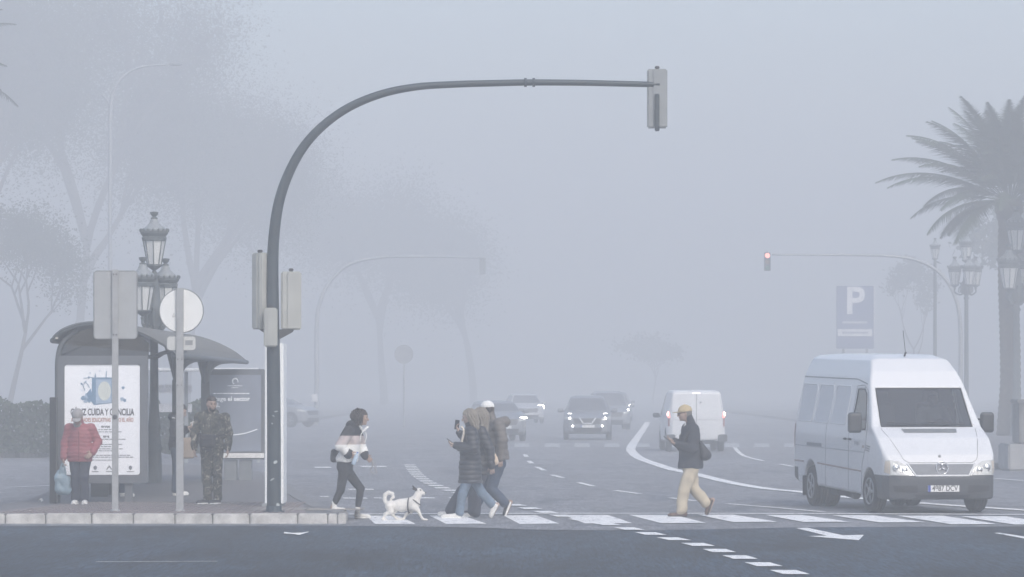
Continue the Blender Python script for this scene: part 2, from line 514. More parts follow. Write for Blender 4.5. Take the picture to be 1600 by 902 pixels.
def hair_short(c, m, cut=.035, size=1.0):
    hp, RH = c['hp'], c['RH']; s = Sdf()
    s.ell(hp(-.012, 0, .02), A(.105, .087, .112) * size, RH, .01)
    s.box(hp(.09, 0, -.05), A(.10, .2, .105), RH, .03, .02, sub=True)
    s.box(hp(0, 0, -.16), A(.2, .2, .09), RH, .01, .02, sub=True)
    return s.build('hair', .008, m, c['root'], folds(.005, 5, 40, 20))
def hair_long(c, m, fall=.28, back=-.06, vol=1.0, sd=4, bulge=.0, curl=1.0):
    hp, RH = c['hp'], c['RH']; s = Sdf()
    s.ell(hp(-.015, 0, .02), A(.112, .098, .118) * vol, RH, .01)
    s.ell(hp(-.05 - bulge, 0, -.05), A(.085, .095, .12) * vol, RH, .04)
    for q in (-1, 1): s.cap(hp(.005, q * .08, .02), hp(back + .02, q * .085, -fall * .8), .036, .03, .03)
    s.cap(hp(back, -.03, 0), hp(back - .02, -.03, -fall), .07, .04, .04); s.cap(hp(back, .03, 0), hp(back - .02, .03, -fall * .93), .07, .04, .04)
    s.box(hp(.125, 0, -.08), A(.085, .09, .13), RH, .02, .02, sub=True)
    def disp(P):
        q = P - c['head']; a = np.arctan2(q @ c['l'], -(q @ c['f']))
        return .007 * np.sin(16 * a + 3 * np.sin(P[:, 2] * 22 + sd)) + .004 * np.sin(34 * a + 5 * np.sin(P[:, 2] * 17))
    o = s.build('hair', .007, m, c['root'], disp)
    rs = random.Random(int(sd * 7 + 1)); bm = bmesh.new()                       # loose locks that break up the outline
    for k in range(110):
        a = rs.uniform(-1.75, 1.75); e = rs.uniform(-.2, 1.1); x0, y0, z0 = -.015 - .108 * math.cos(a) * math.cos(e), .094 * math.sin(a) * math.cos(e), .02 + .115 * math.sin(e)
        p = hp(x0 * vol, y0 * vol, z0 * vol); out = (p - hp(0, 0, 0)); out = out / np.linalg.norm(out); ln = rs.uniform(.5, 1.0) * fall; ph = rs.uniform(0, 6.28); cu = rs.uniform(.006, .016) * curl; P = []
        for i in range(9):
            t = i / 8; q = p + out * (.004 + .006 * curl + (.012 + .023 * curl) * math.sin(PI * min(t * 1.3, 1)) * rs.uniform(.8, 1.2)) + A(-.02 * t * c['f'][0] , 0, -ln * t ** 1.1) + c['l'] * cu * math.sin(9 * t + ph) + c['f'] * cu * math.cos(8 * t + ph)
            P.append(q)
        tube(bm, P, [.009, .011, .011, .010, .010, .009, .008, .006, .002], 5)
    from_bm('loose_locks', bm, m, o, True)
    return o

def phone(label, pos, rz, tilt, m, roll=0.0, edge=None):
    o = thing('smartphone', label, 'phone', pos, rz)
    bm = bmesh.new(); bx(bm, (0, 0, 0), (.072, .010, .150), None, .004); b = from_bm('case', bm, m, o)
    bm = bmesh.new(); bx(bm, (0, -.0058, 0), (.064, .001, .138)); from_bm('screen', bm, mat('phone_screen', (.02, .022, .03), .1), o)
    bm = bmesh.new(); lathe(bm, [(.006, 0), (.006, .003)], 10, (.02, .005, .055), 'y'); from_bm('camera_lens', bm, mat('phone_screen', (.02, .022, .03), .1), o, True)
    o.rotation_euler = (tilt, roll, rz)
    if edge is not None: o.rotation_euler = (Matrix.Rotation(edge, 3, 'Y') @ Matrix.Rotation(R(90), 3, 'Z')).to_euler()
    return o

# fabrics
def fab(n, c, var=.12, sc=18, rough=.85, **k): return mat(n, c, rough, var, sc, bump=.25, bscale=120, **k)
M_RED = fab('red_quilted_nylon', (.30, .085, .098), .12, 12, .6)
M_NAVY = fab('navy_cotton', (.035, .042, .065)); M_BLACKJ = fab('black_quilted_nylon', (.022, .024, .032), .2, 14, .42)
M_BLACK = fab('black_knit', (.018, .019, .024)); M_JEANS = fab('washed_denim', (.13, .18, .245), .25, 9); M_DJEANS = fab('dark_denim', (.04, .06, .10), .2, 9)
M_BEIGE = fab('beige_chino', (.47, .41, .31), .12, 7); M_COAT = fab('charcoal_wool', (.028, .031, .042), .15, 10); M_TAUPE = fab('taupe_quilted_nylon', (.135, .12, .11), .12, 12, .6)
M_WHITEC = fab('white_cotton', (.78, .78, .76), .05); M_CREAM = fab('cream_knit', (.66, .60, .52), .06); M_PINKG = fab('pink_grey_knit', (.48, .42, .41), .06)
M_SHOEW = mat('white_leather', (.72, .71, .68), .5, .06); M_SOLEW = mat('white_rubber', (.80, .80, .78), .6, .04); M_BROWN = mat('brown_leather', (.10, .055, .035), .5, .2)
M_SHOEB = mat('black_trainer', (.03, .03, .035), .6, .2); M_DARKSOLE = mat('dark_rubber', (.03, .025, .022), .8); M_GREYCAP = fab('grey_wool', (.30, .29, .29), .12, 25)
M_HBROWN = mat('brown_hair', (.035, .024, .018), .5, .35, 60); M_HBLOND = mat('blond_hair', (.21, .185, .155), .6, .3, 60); M_HGREY = mat('grey_hair', (.16, .15, .14), .6, .3, 60)
M_CAPB = fab('ochre_cap_cotton', (.46, .37, .22), .1, 20)
M_CASE = mat('phone_case', (.02, .02, .025), .35)
def camo():
    m = bpy.data.materials.new('camouflage_cotton'); m.use_nodes = True; nt = m.node_tree; b = nt.nodes['Principled BSDF']; b.inputs['Roughness'].default_value = .9
    tc = nt.nodes.new('ShaderNodeTexCoord'); n = nt.nodes.new('ShaderNodeTexNoise'); n.inputs['Scale'].default_value = 13; n.inputs['Detail'].default_value = 2.5; n.inputs['Distortion'].default_value = .8
    nt.links.new(tc.outputs['Object'], n.inputs['Vector']); r = nt.nodes.new('ShaderNodeValToRGB'); r.color_ramp.interpolation = 'CONSTANT'
    cols = [(0, (.012, .012, .012)), (.40, (.07, .075, .055)), (.47, (.012, .013, .012)), (.53, (.15, .135, .105)), (.585, (.014, .016, .014)), (.63, (.34, .32, .26))]
    e = r.color_ramp.elements
    e[0].position = 0; e[0].color = (*cols[0][1], 1); e[1].position = cols[1][0]; e[1].color = (*cols[1][1], 1)
    for p, cc in cols[2:]: q = e.new(p); q.color = (*cc, 1)
    nt.links.new(n.outputs['Fac'], r.inputs['Fac']); nt.links.new(r.outputs['Color'], b.inputs['Base Color'])
    return m
M_CAMO = camo()

def standing(w=.19, hipz=.93, neckz=1.42, headz=1.57, armout=.27, fs=.1, ftout=.05):
    return dict(hip=(0, 0, hipz), chest=(.0, 0, neckz - .17), neck=(-.01, 0, neckz), head=(.02, 0, headz),
        sh=[(-.01, -w, neckz - .05), (-.01, w, neckz - .05)], el=[(-.03, -armout, neckz - .33), (-.03, armout, neckz - .33)], wr=[(.04, -armout, neckz - .57), (.04, armout, neckz - .57)],
        hj=[(0, -.09, hipz - .05), (0, .09, hipz - .05)], kn=[(.02, -fs, hipz * .54), (.02, fs, hipz * .54)], an=[(-.02, -fs, .09), (-.02, fs, .09)],
        heel=[(-.07, -fs, 0), (-.07, fs, 0)], toe=[(.19, -fs - ftout, 0), (.19, fs + ftout, 0)],
        hand=[((0.1, 0, -1), (.2, 1, 0), (1, 0, 0), .5), ((0.1, 0, -1), (.2, -1, 0), (1, 0, 0), .5)])

# 1 man in the red jacket, waiting in front of the poster, head bowed
J = standing(.17, .82, 1.27, 1.40, .25, .068, .02)
J.update(head=(.085, -.03, 1.395), neck=(.01, -.01, 1.27), look=(.78, -.02, -.5), chest=(0, 0, 1.10),
    el=[(-.03, -.24, .98), (-.06, .28, 1.0)], wr=[(.03, -.26, .745), (.10, .215, .83)],
    hand=[((.05, 0, -1), (0, 1, 0), (1, 0, 0), .9), ((.5, -.6, -.5), (-1, -.3, 0), (0, .3, 1), .3)], laces=True)
def ex1(c):
    o = top(c, M_RED, .68, (.15, .15, .135), 1.3, (.074, .066, .052), quilt(.008, .062, 1), cuffs=None)
    zipper(c, o, mat('zip_dark_red', (.16, .03, .035), .5), .70, 1.20, .165)
    hp = c['hp']; cp = cap_hat(c, M_GREYCAP)
    s = Sdf(); s.cap(hp(.02, 0, -.12), hp(.03, 0, -.15), .075, .07, .01); s.build('scarf', .009, M_GREYCAP, c['root'])
    hair_short(c, M_HGREY, size=.97)
def put(px, py, zl=0.0):
    p = G(px, py, zl); return (p.x, p.y, zl)
KERB = .15
def island_people():
    P1 = put(125, 788.5, KERB)
    person('man in red quilted jacket and grey cap, head bowed before the lit poster', P1, R(-90), J, dict(skin=SKIN, trousers=M_NAVY, shoe=M_SHOEW, sole=M_SOLEW, hair=M_HGREY, laces=M_SHOEB), extra=ex1)
    # his carrier bag
    bag_m = mat('blue_plastic_bag', (.20, .28, .33), .4, .2, 12, bump=.3, bscale=25)
    b = thing('shopping_bag', 'pale blue plastic shopping bag hanging from the hand of the man in red', 'bag', (P1[0] - .27, P1[1] - .05, KERB + .2), 0)
    s = Sdf(); s.box((0, 0, .12), (.125, .06, .14), None, .045, .02); s.ell((.02, 0, .03), (.12, .075, .08), None, .04); s.ell((-.03, .0, .3), (.07, .03, .10), None, .05)
    s.build('bag_body', .01, bag_m, b, folds(.008, 9, 22, 12))
    for q in (-1, 1):
        bm = bmesh.new(); tube(bm, catmull([(-.05 * 1, q * .02, .26), (-.035, q * .02, .38), (.0, q * .015, .455), (.035, q * .02, .38), (.05, q * .02, .26)], 5), .011, 6); from_bm('handle', bm, bag_m, b, True)
    # 2 man in camouflage
    K = standing(.20, .93, 1.44, 1.60, .25, .085, .03)
    K.update(look=(.88, .42, -.14), head=(.03, .0, 1.60), el=[(-.03, -.275, 1.12), (-.04, .27, 1.12)], wr=[(.05, -.27, .90), (.03, .26, .89)],
        heel=[(-.04, -.02, 0), (-.06, .12, 0)], toe=[(.16, -.23, 0), (.19, -.03, 0)], an=[(-.01, -.06, .09), (-.02, .09, .09)], kn=[(.02, -.08, .5), (.02, .09, .5)])
    def ex2(c):
        o = top(c, M_CAMO, .87, (.15, .145, .14), 1.3, (.078, .072, .058), folds(.01, 2), collar=.0, hood=True)
        zipper(c, o, M_BLACK, .9, 1.36, .165)
        hair_short(c, M_HBROWN, size=1.0)
        s = Sdf(); s.ell(c['hp'](.055, 0, -.07), A(.05, .055, .05), c['RH'], .01); s.ell(c['hp'](.095, 0, -.055), A(.02, .03, .02), c['RH'], .01, sub=True); s.build('beard', .006, M_HBROWN, c['body'])
    P2 = put(331, 788.0, KERB)
    person('bearded man in camouflage jacket and trousers standing with arms hanging at the bus stop', P2, R(-93), K, dict(skin=SKIN, trousers=M_CAMO, shoe=M_SHOEB, sole=M_SOLEW, hair=M_HBROWN), extra=ex2)
    b = thing('waist_bag', 'black waist bag strapped across the front of the man in camouflage', 'bag', (P2[0] - .05, P2[1] - .215, KERB + 1.02), 0)
    s = Sdf(); s.box((0, 0, 0), (.13, .05, .10), None, .04, .02); s.box((0, -.05, -.02), (.09, .02, .06), None, .02, .01); s.build('pouch', .008, M_BLACK, b, folds(.003, 1))
    bm = bmesh.new(); tube(bm, catmull([(-.11, 0, .05), (-.16, .10, .08), (-.175, .2, .1), (-.1, .36, .1), (.05, .42, .1), (.2, .36, .1), (.26, .2, .1), (.22, .1, .08), (.11, 0, .05)], 4), .014, 6); from_bm('strap', bm, M_BLACK, b, True)
    # 3 person in black behind the round sign, reading, in profile
    K = standing(.17, .86, 1.30, 1.45, .18, .07, .0)
    K.update(look=(.88, 0, -.45), head=(.06, 0, 1.455), neck=(.0, 0, 1.31), el=[(-.02, -.21, 1.03), (-.02, .2, 1.03)], wr=[(.17, -.12, 1.15), (.2, .08, 1.16)],
        hand=[((.7, .35, .3), (-.3, .3, 1), (0, 1, 0), .6), ((.7, -.3, .35), (-.3, -.3, 1), (0, -1, 0), .6)])
    def ex3(c):
        o = top(c, M_BLACK, .78, (.14, .14, .13), 1.25, (.075, .065, .052), folds(.008, 4), hood=True)
        hair_short(c, M_HBROWN)
        bm = bmesh.new()
        for q in (-1, 1): tube(bm, catmull([(-.085, q * .10, 1.345), (-.02, q * .165, 1.33), (.075, q * .15, 1.25)], 6), .016, 6)
        from_bm('white_stripe', bm, M_WHITEC, o, True)
    P3 = put(277, 774.5, KERB)
    person('person in black hooded top and jeans reading behind the round sign post', P3, R(-8), K, dict(skin=SKIN_PALE, trousers=M_DJEANS, shoe=M_SHOEW, sole=M_SOLEW, hair=M_HBROWN), extra=ex3)
    b = thing('paper_booklet', 'open white booklet held up by the person in black', 'booklet', (P3[0] + .29, P3[1] - .02, KERB + 1.24), R(-20))
    bm = bmesh.new(); bx(bm, (0, 0, .0), (.12, .004, .09), Matrix.Rotation(R(-28), 3, 'Y')); bx(bm, (0, .08, 0), (.12, .004, .09), Matrix.Rotation(R(-28), 3, 'Y') @ Matrix.Rotation(R(12), 3, 'Z'))
    from_bm('pages', bm, M_WHITEC, b)
    b = thing('tote_bag', 'beige tote bag on the arm of the person in black', 'bag', (P3[0] + .18, P3[1] - .16, KERB + .66), R(-10))
    s = Sdf(); s.box((0, 0, .16), (.13, .04, .18), None, .035, .02); s.build('bag_body', .01, fab('beige_canvas', (.38, .31, .25)), b, folds(.007, 2))
    bm = bmesh.new(); tube(bm, catmull([(-.07, 0, .32), (-.06, 0, .44), (0, .03, .50), (.06, 0, .44), (.07, 0, .32)], 5), .010, 6); from_bm('handle', bm, fab('beige_canvas', (.38, .31, .25)), b, True)
    # 4 seated person behind the poster case, legs crossed
    K = dict(hip=(0, 0, .52), chest=(-.03, 0, .86), neck=(-.02, 0, 1.02), head=(.03, 0, 1.17), look=(1, 0, -.1), sh=[(-.03, -.18, .98), (-.03, .18, .98)],
        el=[(0, -.22, .72), (0, .22, .72)], wr=[(.22, -.1, .62), (.22, .12, .62)], hj=[(.02, -.09, .5), (.02, .09, .5)], kn=[(.38, -.09, .50), (.40, .03, .62)],
        an=[(.34, -.10, .09), (.52, -.03, .37)], heel=[(.28, -.11, 0), (.49, -.05, .26)], toe=[(.55, -.14, 0), (.76, -.07, .30)],
        hand=[((.8, .4, -.2), (0, 0, -1), (0, 1, 0), .3), ((.8, -.4, -.2), (0, 0, -1), (0, -1, 0), .3)])
    P4 = put(163, 776, KERB)
    person('person seated cross-legged in the shelter, only the legs showing under the lit poster', P4, R(-4), K, dict(skin=SKIN, trousers=M_DJEANS, shoe=M_SHOEW, sole=M_SOLEW, hair=M_HBROWN),
        extra=lambda c: (top(c, M_NAVY, .50, (.16, .15, .14), 1.25, (.075, .065, .052), folds(.008, 6)), hair_short(c, M_HBROWN)))
    bn = thing('bench', 'dark metal bench inside the bus shelter behind the lit poster', 'bench', (P4[0], P4[1], KERB), R(-4))
    bm = bmesh.new(); bx(bm, (-.02, .3, .415), (.42, 1.5, .04), None, .01); from_bm('seat', bm, mat('bench_metal', (.05, .055, .06), .5, metal=.4), bn)
    for q in (-.35, .95):
        bm = bmesh.new(); bx(bm, (-.02, q, .20), (.3, .05, .39), None, .008); from_bm('leg', bm, mat('bench_metal', (.05, .055, .06), .5, metal=.4), bn)
    return P1, P2, P3, P4

# side-on walkers: q(px,py,y) turns photo measurements into the walker's own frame
def walker_frame(x0, base, dirn, sc=102.0):
    def q(px, py, y=0.0): return ((px - x0) / sc * dirn, y, (base - py) / sc)
    return q

def walkers():
    # 5 woman with the dog, walking right; her right side is nearest the camera
    q = walker_frame(547, 811, 1)
    J = dict(hip=q(539, 727), chest=q(551, 686), neck=q(557, 666), head=q(564.5, 652.5), look=(1, 0, -.12), hs=.98,
        sh=[q(545, 674, -.16), q(557, 673, .16)], el=[q(533, 697, -.24), q(563, 697, .21)], wr=[q(546, 709, -.20), q(571, 713, .10)],
        hj=[q(538, 735, -.09), q(541, 735, .09)], kn=[q(532.5, 766, -.08), q(563, 764, .08)], an=[q(522, 794, -.07), q(558.5, 796, .09)],
        heel=[q(515.5, 797, -.07), q(553, 811, .09)], toe=[q(541, 804, -.08), q(580, 811, .09)],
        hand=[((.85, .1, -.45), (.3, 1, .2), (.4, 0, 1), .8), ((.7, -.2, -.6), (-.2, -1, 0), (.5, 0, 1), .9)], trs=dict(thigh=.088, knee=.060, cuff=.045, fold=.003, short=.20), shaft=.15)
    J['an'][0] = q(520, 792, -.07); J['heel'][0] = q(517, 800.5, -.07); J['toe'][0] = q(542, 800.5, -.08)
    def colr(P):
        z = P[:, 2]; y = np.abs(P[:, 1]); x = P[:, 0]
        m = np.where(z > 1.275, 0, np.where(z > 1.14, 1, 2))
        wr0, wr1 = A(*J['wr'][0]), A(*J['wr'][1])
        for w in (wr0, wr1): m = np.where(np.linalg.norm(P - w, axis=1) < .085, 0, m)
        slv = (P[:, 1] < -.17) & (z < 1.28) & (z > 1.17); m = np.where(slv, 1, m)
        return m
    def ex(c):
        o = top(c, [M_BLACK, M_PINKG, M_WHITEC], q(0, 722)[2], (.135, .15, .135), 1.2, (.082, .082, .06), folds(.010, 8), name='hooded_jumper', matfn=colr, collar=.0, hood=True, front=.04)
        hair_long(c, M_HBROWN, .13, -.05, .95, 2)
        bm = bmesh.new()
        for yy in (-.05, .03): tube(bm, catmull([q(558, 661, yy * 1.4), q(566, 672, yy * 1.5), q(563 + 40 * (yy > 0) * .2, 680, yy * 1.4 - .03), q(561 + (8 if yy > 0 else 0), 692, yy)], 6), .008, 6)
        for v in bm.verts: v.co.x += .012
        from_bm('drawstring', bm, M_WHITEC, o, True)
        s = Sdf(); s.cap(q(560, 662, -.06), q(567, 674, -.05), .02, .014, .01); s.cap(q(567, 674, -.05), q(574, 668, .03), .014, .02, .01); s.build('white_lining', .008, M_WHITEC, o)
    base = G(547, 811); L5 = (base.x, base.y, 0)
    person('young woman in black and white jumper stepping off the kerb after the dog', L5, 0, J, dict(skin=SKIN, trousers=M_BLACK, shoe=M_SHOEW, sole=M_SOLEW, hair=M_HBROWN), extra=ex)
    def W(L, qq, px, py, y, sg=1): a = qq(px, py, y); return (L[0] + sg * a[0], L[1] + sg * a[1], L[2] + a[2])
    b = thing('shoulder_bag', 'black shoulder bag carried behind the hip of the young woman', 'bag', W(L5, q, 526, 712, .02), 0)
    s = Sdf(); s.box((0, 0, 0), (.09, .14, .10), None, .04, .03); s.box((-.01, -.13, -.02), (.07, .015, .07), None, .015, .02); s.build('bag_body', .009, fab('black_leather', (.02, .02, .025), .2, 10, .5), b, folds(.006, 5))
    bm = bmesh.new(); tube(bm, catmull([(.02, -.10, .08), (.07, -.16, .25), (.13, -.13, .42), (.19, -.05, .50), (.20, .06, .47), (.12, .14, .3), (.02, .10, .08)], 5), .011, 6); from_bm('strap', bm, fab('black_leather', (.02, .02, .025)), b, True)
    b = thing('water_bottle', 'clear plastic water bottle in the near hand of the young woman', 'bottle', W(L5, q, 552.5, 726, -.205), 0)
    b.rotation_euler = (0, R(20), 0)
    bm = bmesh.new(); lathe(bm, [(.02, 0), (.034, .01), (.034, .06), (.031, .075), (.034, .09), (.034, .14), (.014, .175), (.014, .19)], 14); from_bm('bottle_body', bm, mat('clear_blue_plastic', (.45, .56, .68), .08, .15, 20, bump=.4, bscale=40), b, True)
    bm = bmesh.new(); lathe(bm, [(.016, .188), (.016, .208)], 12); from_bm('bottle_cap', bm, mat('blue_cap', (.1, .2, .5), .4), b)
    # leash, slack, gathered in her far hand
    bm = bmesh.new(); hx = W(L5, q, 577, 716, .10)
    tube(bm, catmull([hx, (hx[0] + .05, hx[1], hx[2] - .10), (hx[0] + .02, hx[1], hx[2] - .2), (hx[0] + .11, hx[1], hx[2] - .24), (hx[0] + .06, hx[1], hx[2] - .08), (hx[0] + .03, hx[1], hx[2])], 6), .009, 6)
    tube(bm, catmull([(hx[0], hx[1], hx[2]), (hx[0] + .08, hx[1], hx[2] - .03), (hx[0] + .1, hx[1], hx[2] - .16), (hx[0] + .03, hx[1] - .01, hx[2] - .26)], 6), .006, 6)
    tag(from_bm('dog_leash', bm, mat('leash_web', (.3, .3, .32), .7), None, True), 'looped grey dog leash gathered in the far hand of the young woman', 'leash')
    # 6 dog
    gd = G(630, 814); Dg = thing('dog', 'white short-haired dog with dark ears and harness trotting on the zebra crossing', 'dog', (gd.x, gd.y, 0), 0)
    d = walker_frame(630, 814, 1, 104)
    s = Sdf()
    s.cap(d(611, 789), d(627, 791), .070, .074, .05, (0, 1, 0), .85); s.cap(d(627, 791), d(647, 789), .072, .088, .05, (0, 1, 0), .85); s.cap(d(624, 786), d(646, 784), .06, .07, .04)
    s.cap(d(647, 785), d(653, 774), .078, .055, .04); s.cap(d(653, 774), d(655, 768), .052, .048, .03)
    s.ell(d(655, 768), (.056, .048, .05), None, .02); s.cap(d(657, 769), d(663, 770.5), .032, .02, .015); s.cap(d(658, 771), d(662, 772.5), .022, .014, .01)
    legs = [ # hips and shoulders > joints > paw; y side
        (-1, [d(647, 793), d(653, 797), d(656.5, 804), d(660.5, 811), d(664.5, 812.6)], [.055, .033, .022, .018, .019]),
        (1, [d(645, 793), d(642, 799), d(635, 804), d(630.5, 811), d(627, 812.8)], [.052, .032, .022, .018, .019]),
        (-1, [d(609, 791), d(610, 799), d(602.5, 803), d(598, 811), d(601, 812.8)], [.075, .048, .024, .019, .020]),
        (1, [d(610, 791), d(616, 798), d(612.5, 804), d(619.5, 810.5), d(624, 812.2)], [.072, .046, .024, .019, .020])]
    for sd, pts, rr in legs:
        s.chain([(p[0], sd * (.055 if i else .05), p[2]) for i, p in enumerate(pts)], rr, .018)
        p = pts[-1]; s.ell((p[0] + .012, sd * .055, p[2] + .006), (.030, .022, .017), None, .01)
    s.chain([d(603, 786), d(600.5, 780), d(601.5, 773), d(607, 769.5), d(613, 771.5), d(614.5, 776.5), d(610.5, 780)], [.034, .03, .03, .03, .028, .022, .016], .008)
    body = s.build('body', .0065, mat('white_fur', (.72, .70, .66), .85, .06, 14, bump=.5, bscale=90), Dg, folds(.0012, 3, 30, 25))
    dk = mat('dark_fur', (.035, .03, .028), .8)
    for sd in (-1, 1):
        s = Sdf(); e = d(649.5, 765); s.cap((e[0] + .005, sd * .035, e[2]), (e[0] - .045, sd * .05, e[2] + (.015 if sd < 0 else .055)), .022, .011, .01, (0, 1, 0), .6); s.build('ear', .006, dk, body)
        bm = bmesh.new(); p = d(657.6, 766.8); bmesh.ops.create_uvsphere(bm, u_segments=10, v_segments=6, radius=.009, matrix=Matrix.Translation((p[0], sd * .038, p[2]))); from_bm('eye', bm, EYE, body, True)
    s = Sdf(); p = d(656.5, 766); s.ell((p[0], -.036, p[2]), (.022, .012, .018), None, .01); s.build('eye_patch', .005, dk, body)
    bm = bmesh.new(); p = d(665, 770); bmesh.ops.create_uvsphere(bm, u_segments=10, v_segments=6, radius=.013, matrix=Matrix.Translation((p[0], 0, p[2]))); from_bm('nose', bm, dk, body, True)
    hm = mat('harness_web', (.06, .06, .07), .7); bm = bmesh.new()
    c0 = d(639, 790); tube(bm, [(c0[0] + .015 * math.sin(a), .093 * math.sin(a), c0[2] + .002 + .112 * math.cos(a)) for a in np.linspace(0, 2 * PI, 25)], .011, 6)
    c0, c1 = d(641, 779.5), d(653, 786); tube(bm, catmull([(c0[0], -.02, c0[2] + .01), ((c0[0] + c1[0]) / 2, -.078, (c0[2] + c1[2]) / 2 + .012), (c1[0], -.07, c1[2]), (c1[0] + .04, 0, c1[2] - .03), (c1[0], .07, c1[2]), (c0[0], .03, c0[2] + .01)], 6), .010, 6)
    from_bm('harness', bm, hm, Dg, True)

    # 7 woman A: black quilted coat, pale jeans, nearest of the group, walking left (heading pi: her left side is near)
    gA = G(731, 810.5); LA = (gA.x, gA.y, 0); q = walker_frame(731, 810.5, -1, 101)
    J = dict(hip=q(735, 731), chest=q(734, 686), neck=q(735, 668), head=q(733, 653), look=(1, .1, -.25), hs=1.0,
        sh=[q(737, 675, -.17), q(736, 675, .17)], el=[q(735, 702, -.23), q(740, 702, .25)], wr=[q(717, 700, -.12), q(713, 697, .18)],
        hj=[q(735, 738, -.09), q(736, 738, .09)], kn=[q(748, 772, -.09), q(719, 776, .10)], an=[q(771, 795, -.09), q(718, 802, .10)],
        heel=[q(775, 785.5, -.09), q(721.5, 810.5, .10)], toe=[q(768, 812, -.09), q(689, 810.5, .10)],
        hand=[((.95, .1, .1), (0, .3, 1), (0, 1, .3), .5), ((.9, -.1, .35), (-.2, -.3, 1), (.3, -1, 0), .6)], trs=dict(thigh=.092, knee=.07, cuff=.062))
    J['kn'][0] = q(752, 770, -.09); J['an'][0] = q(769, 789, -.09); J['heel'][0] = q(778.5, 788, -.09); J['toe'][0] = q(768, 811.5, -.09)
    J['kn'][1] = q(722, 773, .10)
    def exA(c):
        o = top(c, M_BLACKJ, q(0, 755)[2], (.19, .165, .14), 1.15, (.085, .078, .058), quilt(.014, .075, 2), name='quilted_coat', collar=.03)
        hair_long(c, M_HBLOND, .19, -.05, .95, 1, curl=.15)
        bm = bmesh.new(); p = [q(721, 667, .155), q(725, 675, .17), q(722, 690, .165), q(720, 700, .15)]; tube(bm, catmull(p, 5), .018, 6); from_bm('pale_scarf_end', bm, M_CREAM, o, True)
    rt = person('woman with blond hair and black knee-length quilted coat looking at her phone', LA, PI, J, dict(skin=SKIN_PALE, trousers=M_JEANS, shoe=M_SHOEW, sole=M_SOLEW, hair=M_HBLOND), extra=exA)
    a = W(LA, q, 706, 690.5, .17, 1); phone('phone held low and flat by the woman in the black quilted coat', (LA[0] - q(704.5, 691.5)[0], LA[1] - .17, q(0, 690.5)[2]), 0, 0, M_CASE, 0, R(-52))
    # 8 woman B, behind A, phone raised
    gB = G(737, 808.5); LB = (gB.x, gB.y, 0); q = walker_frame(737, 808.5, -1, 100)
    J = dict(hip=q(752, 727), chest=q(751, 686), neck=q(750, 667), head=q(749, 651), look=(1, .0, 0.0),
        sh=[q(752, 675, -.17), q(752, 675, .17)], el=[q(730, 690, -.28), q(765, 703, .23)], wr=[q(718, 678, -.16), q(768, 728, .24)],
        hj=[q(751, 735, -.09), q(752, 735, .09)], kn=[q(722, 770, -.09), q(742, 772, .10)], an=[q(705, 799, -.09), q(741, 800, .10)],
        heel=[q(708, 808.5, -.09), q(746, 808.5, .10)], toe=[q(683, 806, -.09), q(716, 808.5, .10)],
        hand=[((.35, -.0, .95), (-.6, .3, .3), (0, 1, 0), .6), ((-.1, -.1, -1), (0, -1, 0), (1, 0, 0), .7)], trs=dict(thigh=.11, knee=.10, cuff=.10))
    def exB(c):
        top(c, M_BLACKJ, q(0, 742)[2], (.18, .165, .14), 1.15, (.082, .075, .055), quilt(.013, .08, 5), name='quilted_coat', collar=.03)
        hair_long(c, M_HBLOND, .24, -.07, .98, 7, curl=.2)
    person('woman in black coat and wide dark trousers lifting a phone in front of her face', LB, PI, J, dict(skin=SKIN_PALE, trousers=M_NAVY, shoe=M_SHOEW, sole=M_SOLEW, hair=M_HBLOND), extra=exB)
    phone('phone held upright in the raised hand of the woman in wide dark trousers', (LB[0] - q(714, 0)[0], LB[1] + .14, q(0, 665)[2]), R(20), R(4), M_CASE, R(6))
    b = thing('handbag', 'small cream handbag hanging at the hip of the woman in wide dark trousers', 'bag', (LB[0] - q(774, 0)[0], LB[1] - .22, q(0, 717)[2]), 0)
    s = Sdf(); s.cap((0, 0, -.05), (-.02, 0, .06), .055, .03, .02, (0, 1, 0), .6); s.build('bag_body', .008, fab('cream_leather', (.55, .44, .34)), b, folds(.004, 3))
    bm = bmesh.new(); tube(bm, catmull([(-.03, 0, .07), (-.09, .0, .2), (-.15, .02, .42), (-.2, .18, .47), (-.1, .32, .3), (-.02, .1, .07)], 6), .007, 5); from_bm('strap', bm, M_BLACK, b, True)
    # 9 man in white cap and taupe jacket, furthest of the group
    gM = G(765, 806.5); LM = (gM.x, gM.y, 0); q = walker_frame(765, 806.5, -1, 99.5)
    J = dict(hip=q(778, 722), chest=q(775, 675), neck=q(768, 656), head=q(761, 640), look=(.95, -.35, -.05),
        sh=[q(768, 665, -.2), q(782, 662, .2)], el=[q(752, 690, -.26), q(783, 690, .27)], wr=[q(748, 712, -.2), q(780, 712, .25)],
        hj=[q(777, 730, -.1), q(778, 730, .1)], kn=[q(757, 767, -.1), q(779, 770, .1)], an=[q(739, 797, -.1), q(793, 790, .1)],
        heel=[q(743, 806.5, -.1), q(802, 787, .1)], toe=[q(711, 805, -.1), q(788, 812, .1)],
        hand=[((.2, 0, -1), (0, 1, 0), (1, 0, 0), .6), ((-.1, 0, -1), (0, -1, 0), (1, 0, 0), .6)], trs=dict(thigh=.105, knee=.08, cuff=.075))
    J['kn'][1] = q(768, 764, .1); J['an'][1] = q(789, 786, .1); J['heel'][1] = q(799.5, 783, .1); J['toe'][1] = q(790, 808, .1)
    J['el'][1] = q(785, 688, .27); J['wr'][1] = q(781, 716, .24); J['sh'][1] = q(779, 663, .21)
    # far arm raised forward-right: elbow stands out behind his back
    J['el'][0] = q(789, 660, -.33); J['wr'][0] = q(769, 662, -.42); J['hand'][0] = ((1, -.2, .1), (0, 0, -1), (0, 1, 0), .6)
